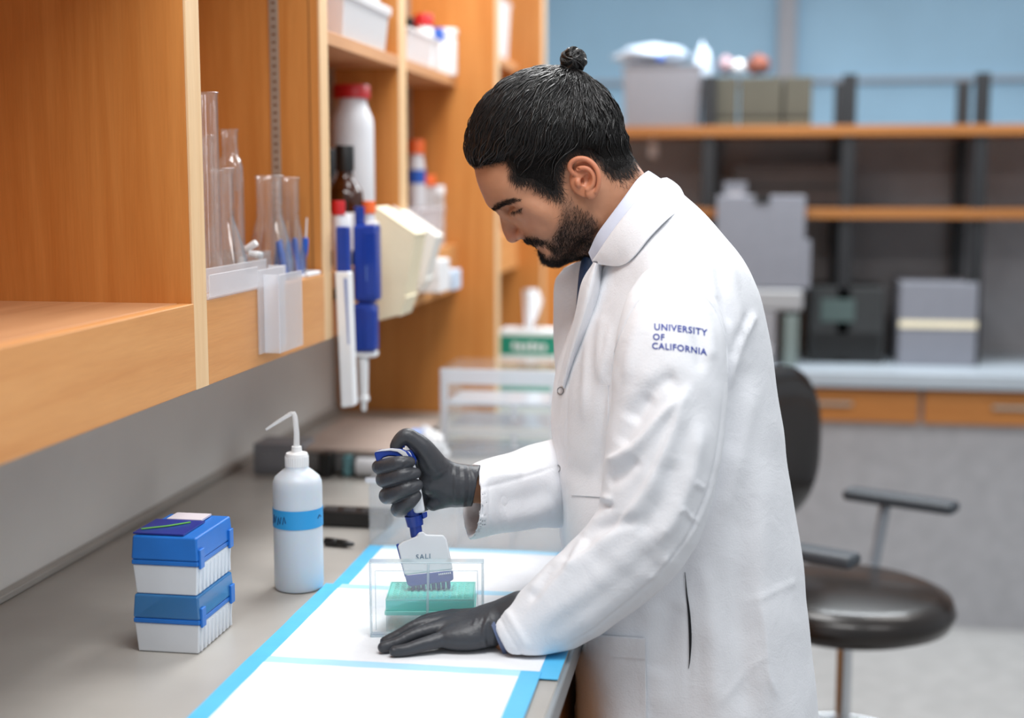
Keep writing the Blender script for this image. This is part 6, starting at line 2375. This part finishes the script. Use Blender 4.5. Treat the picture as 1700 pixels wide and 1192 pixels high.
def field_strands(name, poly, n, length, rad, dirfn, m, par, lift=0.3, seg=4, soft=4, dens=None, jit=0.35, curl=0.3, src=None):
    V0, F0 = (HV, HF_) if src is None else src
    fu, fv = to_px(V0[F0].mean(1))
    near = poly_soft(fu, fv, poly, soft)
    if dens is not None:
        near = near * dens(fu, fv)
    sel = np.nonzero(near > 0.02)[0]
    a = np.linalg.norm(np.cross(V0[F0[sel, 2]] - V0[F0[sel, 0]], V0[F0[sel, 3]] - V0[F0[sel, 1]]), axis=1) * near[sel]
    i = sel[r2.choice(len(sel), n, p=a / a.sum())]
    w = r2.random((n, 4))
    w /= w.sum(1)[:, None]
    p = (V0[F0[i]] * w[..., None]).sum(1)
    nn = np.cross(V0[F0[i, 2]] - V0[F0[i, 0]], V0[F0[i, 3]] - V0[F0[i, 1]])
    nn /= np.maximum(np.linalg.norm(nn, axis=1), 1e-12)[:, None]
    pu, pv = to_px(p)
    du, dv = dirfn(pu, pv)
    d = np.stack([du, np.zeros(n), -dv], 1) + r2.normal(0, jit, (n, 3))
    d = d - nn * (d * nn).sum(1)[:, None]
    d /= np.maximum(np.linalg.norm(d, axis=1), 1e-9)[:, None]
    l = length * (0.6 + 0.7 * r2.random(n))
    lf = lift * (0.6 + 0.8 * r2.random(n))
    sdv = np.cross(nn, d)
    cu = r2.normal(0, curl, n)
    P = np.zeros((n, seg, 3))
    R0 = np.zeros((n, seg))
    for k in range(seg):
        t = k / (seg - 1)
        P[:, k] = p + (d * (l * t)[:, None]) + nn * ((l * lf * (t - 0.45 * t * t)))[:, None] + sdv * ((l * cu * t * t))[:, None] - nn * 0.0002
        R0[:, k] = rad * (1 - 0.75 * t)
    return strands(name, P, R0, m, par)


# clipped sides and nape
SIDE = [(838, 262), (848, 277), (847, 295), (858, 305), (880, 306), (900, 318), (920, 332), (933, 330), (932, 296), (936, 276), (945, 262), (960, 256), (978, 258), (992, 268), (1000, 280), (1012, 293), (1032, 298), (1046, 290),
        (1055, 280), (1046, 250), (1035, 215), (1000, 215), (900, 235), (850, 245)]
field_strands('side_hair', SIDE, 11000, 0.0100, 0.00028, lambda u, v: (0.40 + 0.25 * np.clip((u - 960) / 60, -1, 1), 0.85 + 0 * v), HAIRM, hair, lift=0.22, soft=4)
NAPE = [(1000, 280), (1012, 293), (1034, 312), (1050, 306), (1066, 294), (1054, 276), (1035, 270)]
field_strands('nape_hair', NAPE, 320, 0.007, 0.00018, lambda u, v: (0.2 + 0 * u, 0.95 + 0 * v), HAIRM, hair, lift=0.25, soft=6)['kind'] = 'stuff'
# hairline wisps at the forehead
FRNT = [(772, 284), (782, 280), (800, 278), (822, 274), (842, 270), (842, 262), (820, 262), (790, 264), (772, 268)]
field_strands('front_wisps', FRNT, 700, 0.012, 0.00028, lambda u, v: (0.15 + 0 * u, -0.95 + 0 * v), HAIRM, hair, lift=0.45, soft=4)

# beard
beard = field_strands('beard', BEARD, 7500, 0.0066, 0.00020, lambda u, v: (-0.20 - 0.35 * np.clip((v - 400) / 30, 0, 1) * np.clip((930 - u) / 20, -1, 1), 0.92 + 0 * v), BEARDM, person, lift=0.42, soft=4,
                      dens=lambda u, v: np.clip(0.10 + (v - 330) / 85, 0.10, 1.0) * np.clip(1.15 - (u - 980) / 30, 0.3, 1), jit=0.30)
beard['label'] = 'short black beard'
MOUST = [(867, 399), (873, 392), (889, 394), (905, 400), (918, 409), (922, 420), (914, 417), (900, 405), (884, 406), (874, 405)]
field_strands('moustache', MOUST, 900, 0.0062, 0.00024, lambda u, v: (0.50 + 0 * u, 0.75 + 0 * v), BEARDM, beard, lift=0.35, soft=2, jit=0.25)
CHIN = [(893, 416), (900, 420), (908, 430), (925, 432), (955, 430), (975, 422), (985, 415), (980, 430), (945, 442), (915, 443), (903, 437), (896, 426)]
field_strands('chin_hair', CHIN, 2200, 0.0085, 0.00026, lambda u, v: (-0.25 + 0 * u, 0.95 + 0 * v), BEARDM, beard, lift=0.6, soft=3, jit=0.35)
BROW = [(815, 345), (822, 338), (836, 332), (850, 330), (861, 333), (850, 335.5), (837, 340), (825, 346), (817, 347)]
brow = field_strands('eyebrows', BROW, 1700, 0.0055, 0.00022, lambda u, v: (0.85 + 0 * u, -0.25 + 0 * v), BEARDM, person, lift=0.2, soft=1.5, jit=0.18)
LASH = [(848, 353), (858, 351.5), (869, 346), (868, 343.5), (857, 348.5), (849, 350.5)]
field_strands('eyelashes', LASH, 120, 0.0066, 0.00022, lambda u, v: (-0.35 + 0 * u, 0.9 + 0 * v), BEARDM, brow, lift=0.5, soft=0.8, jit=0.2)
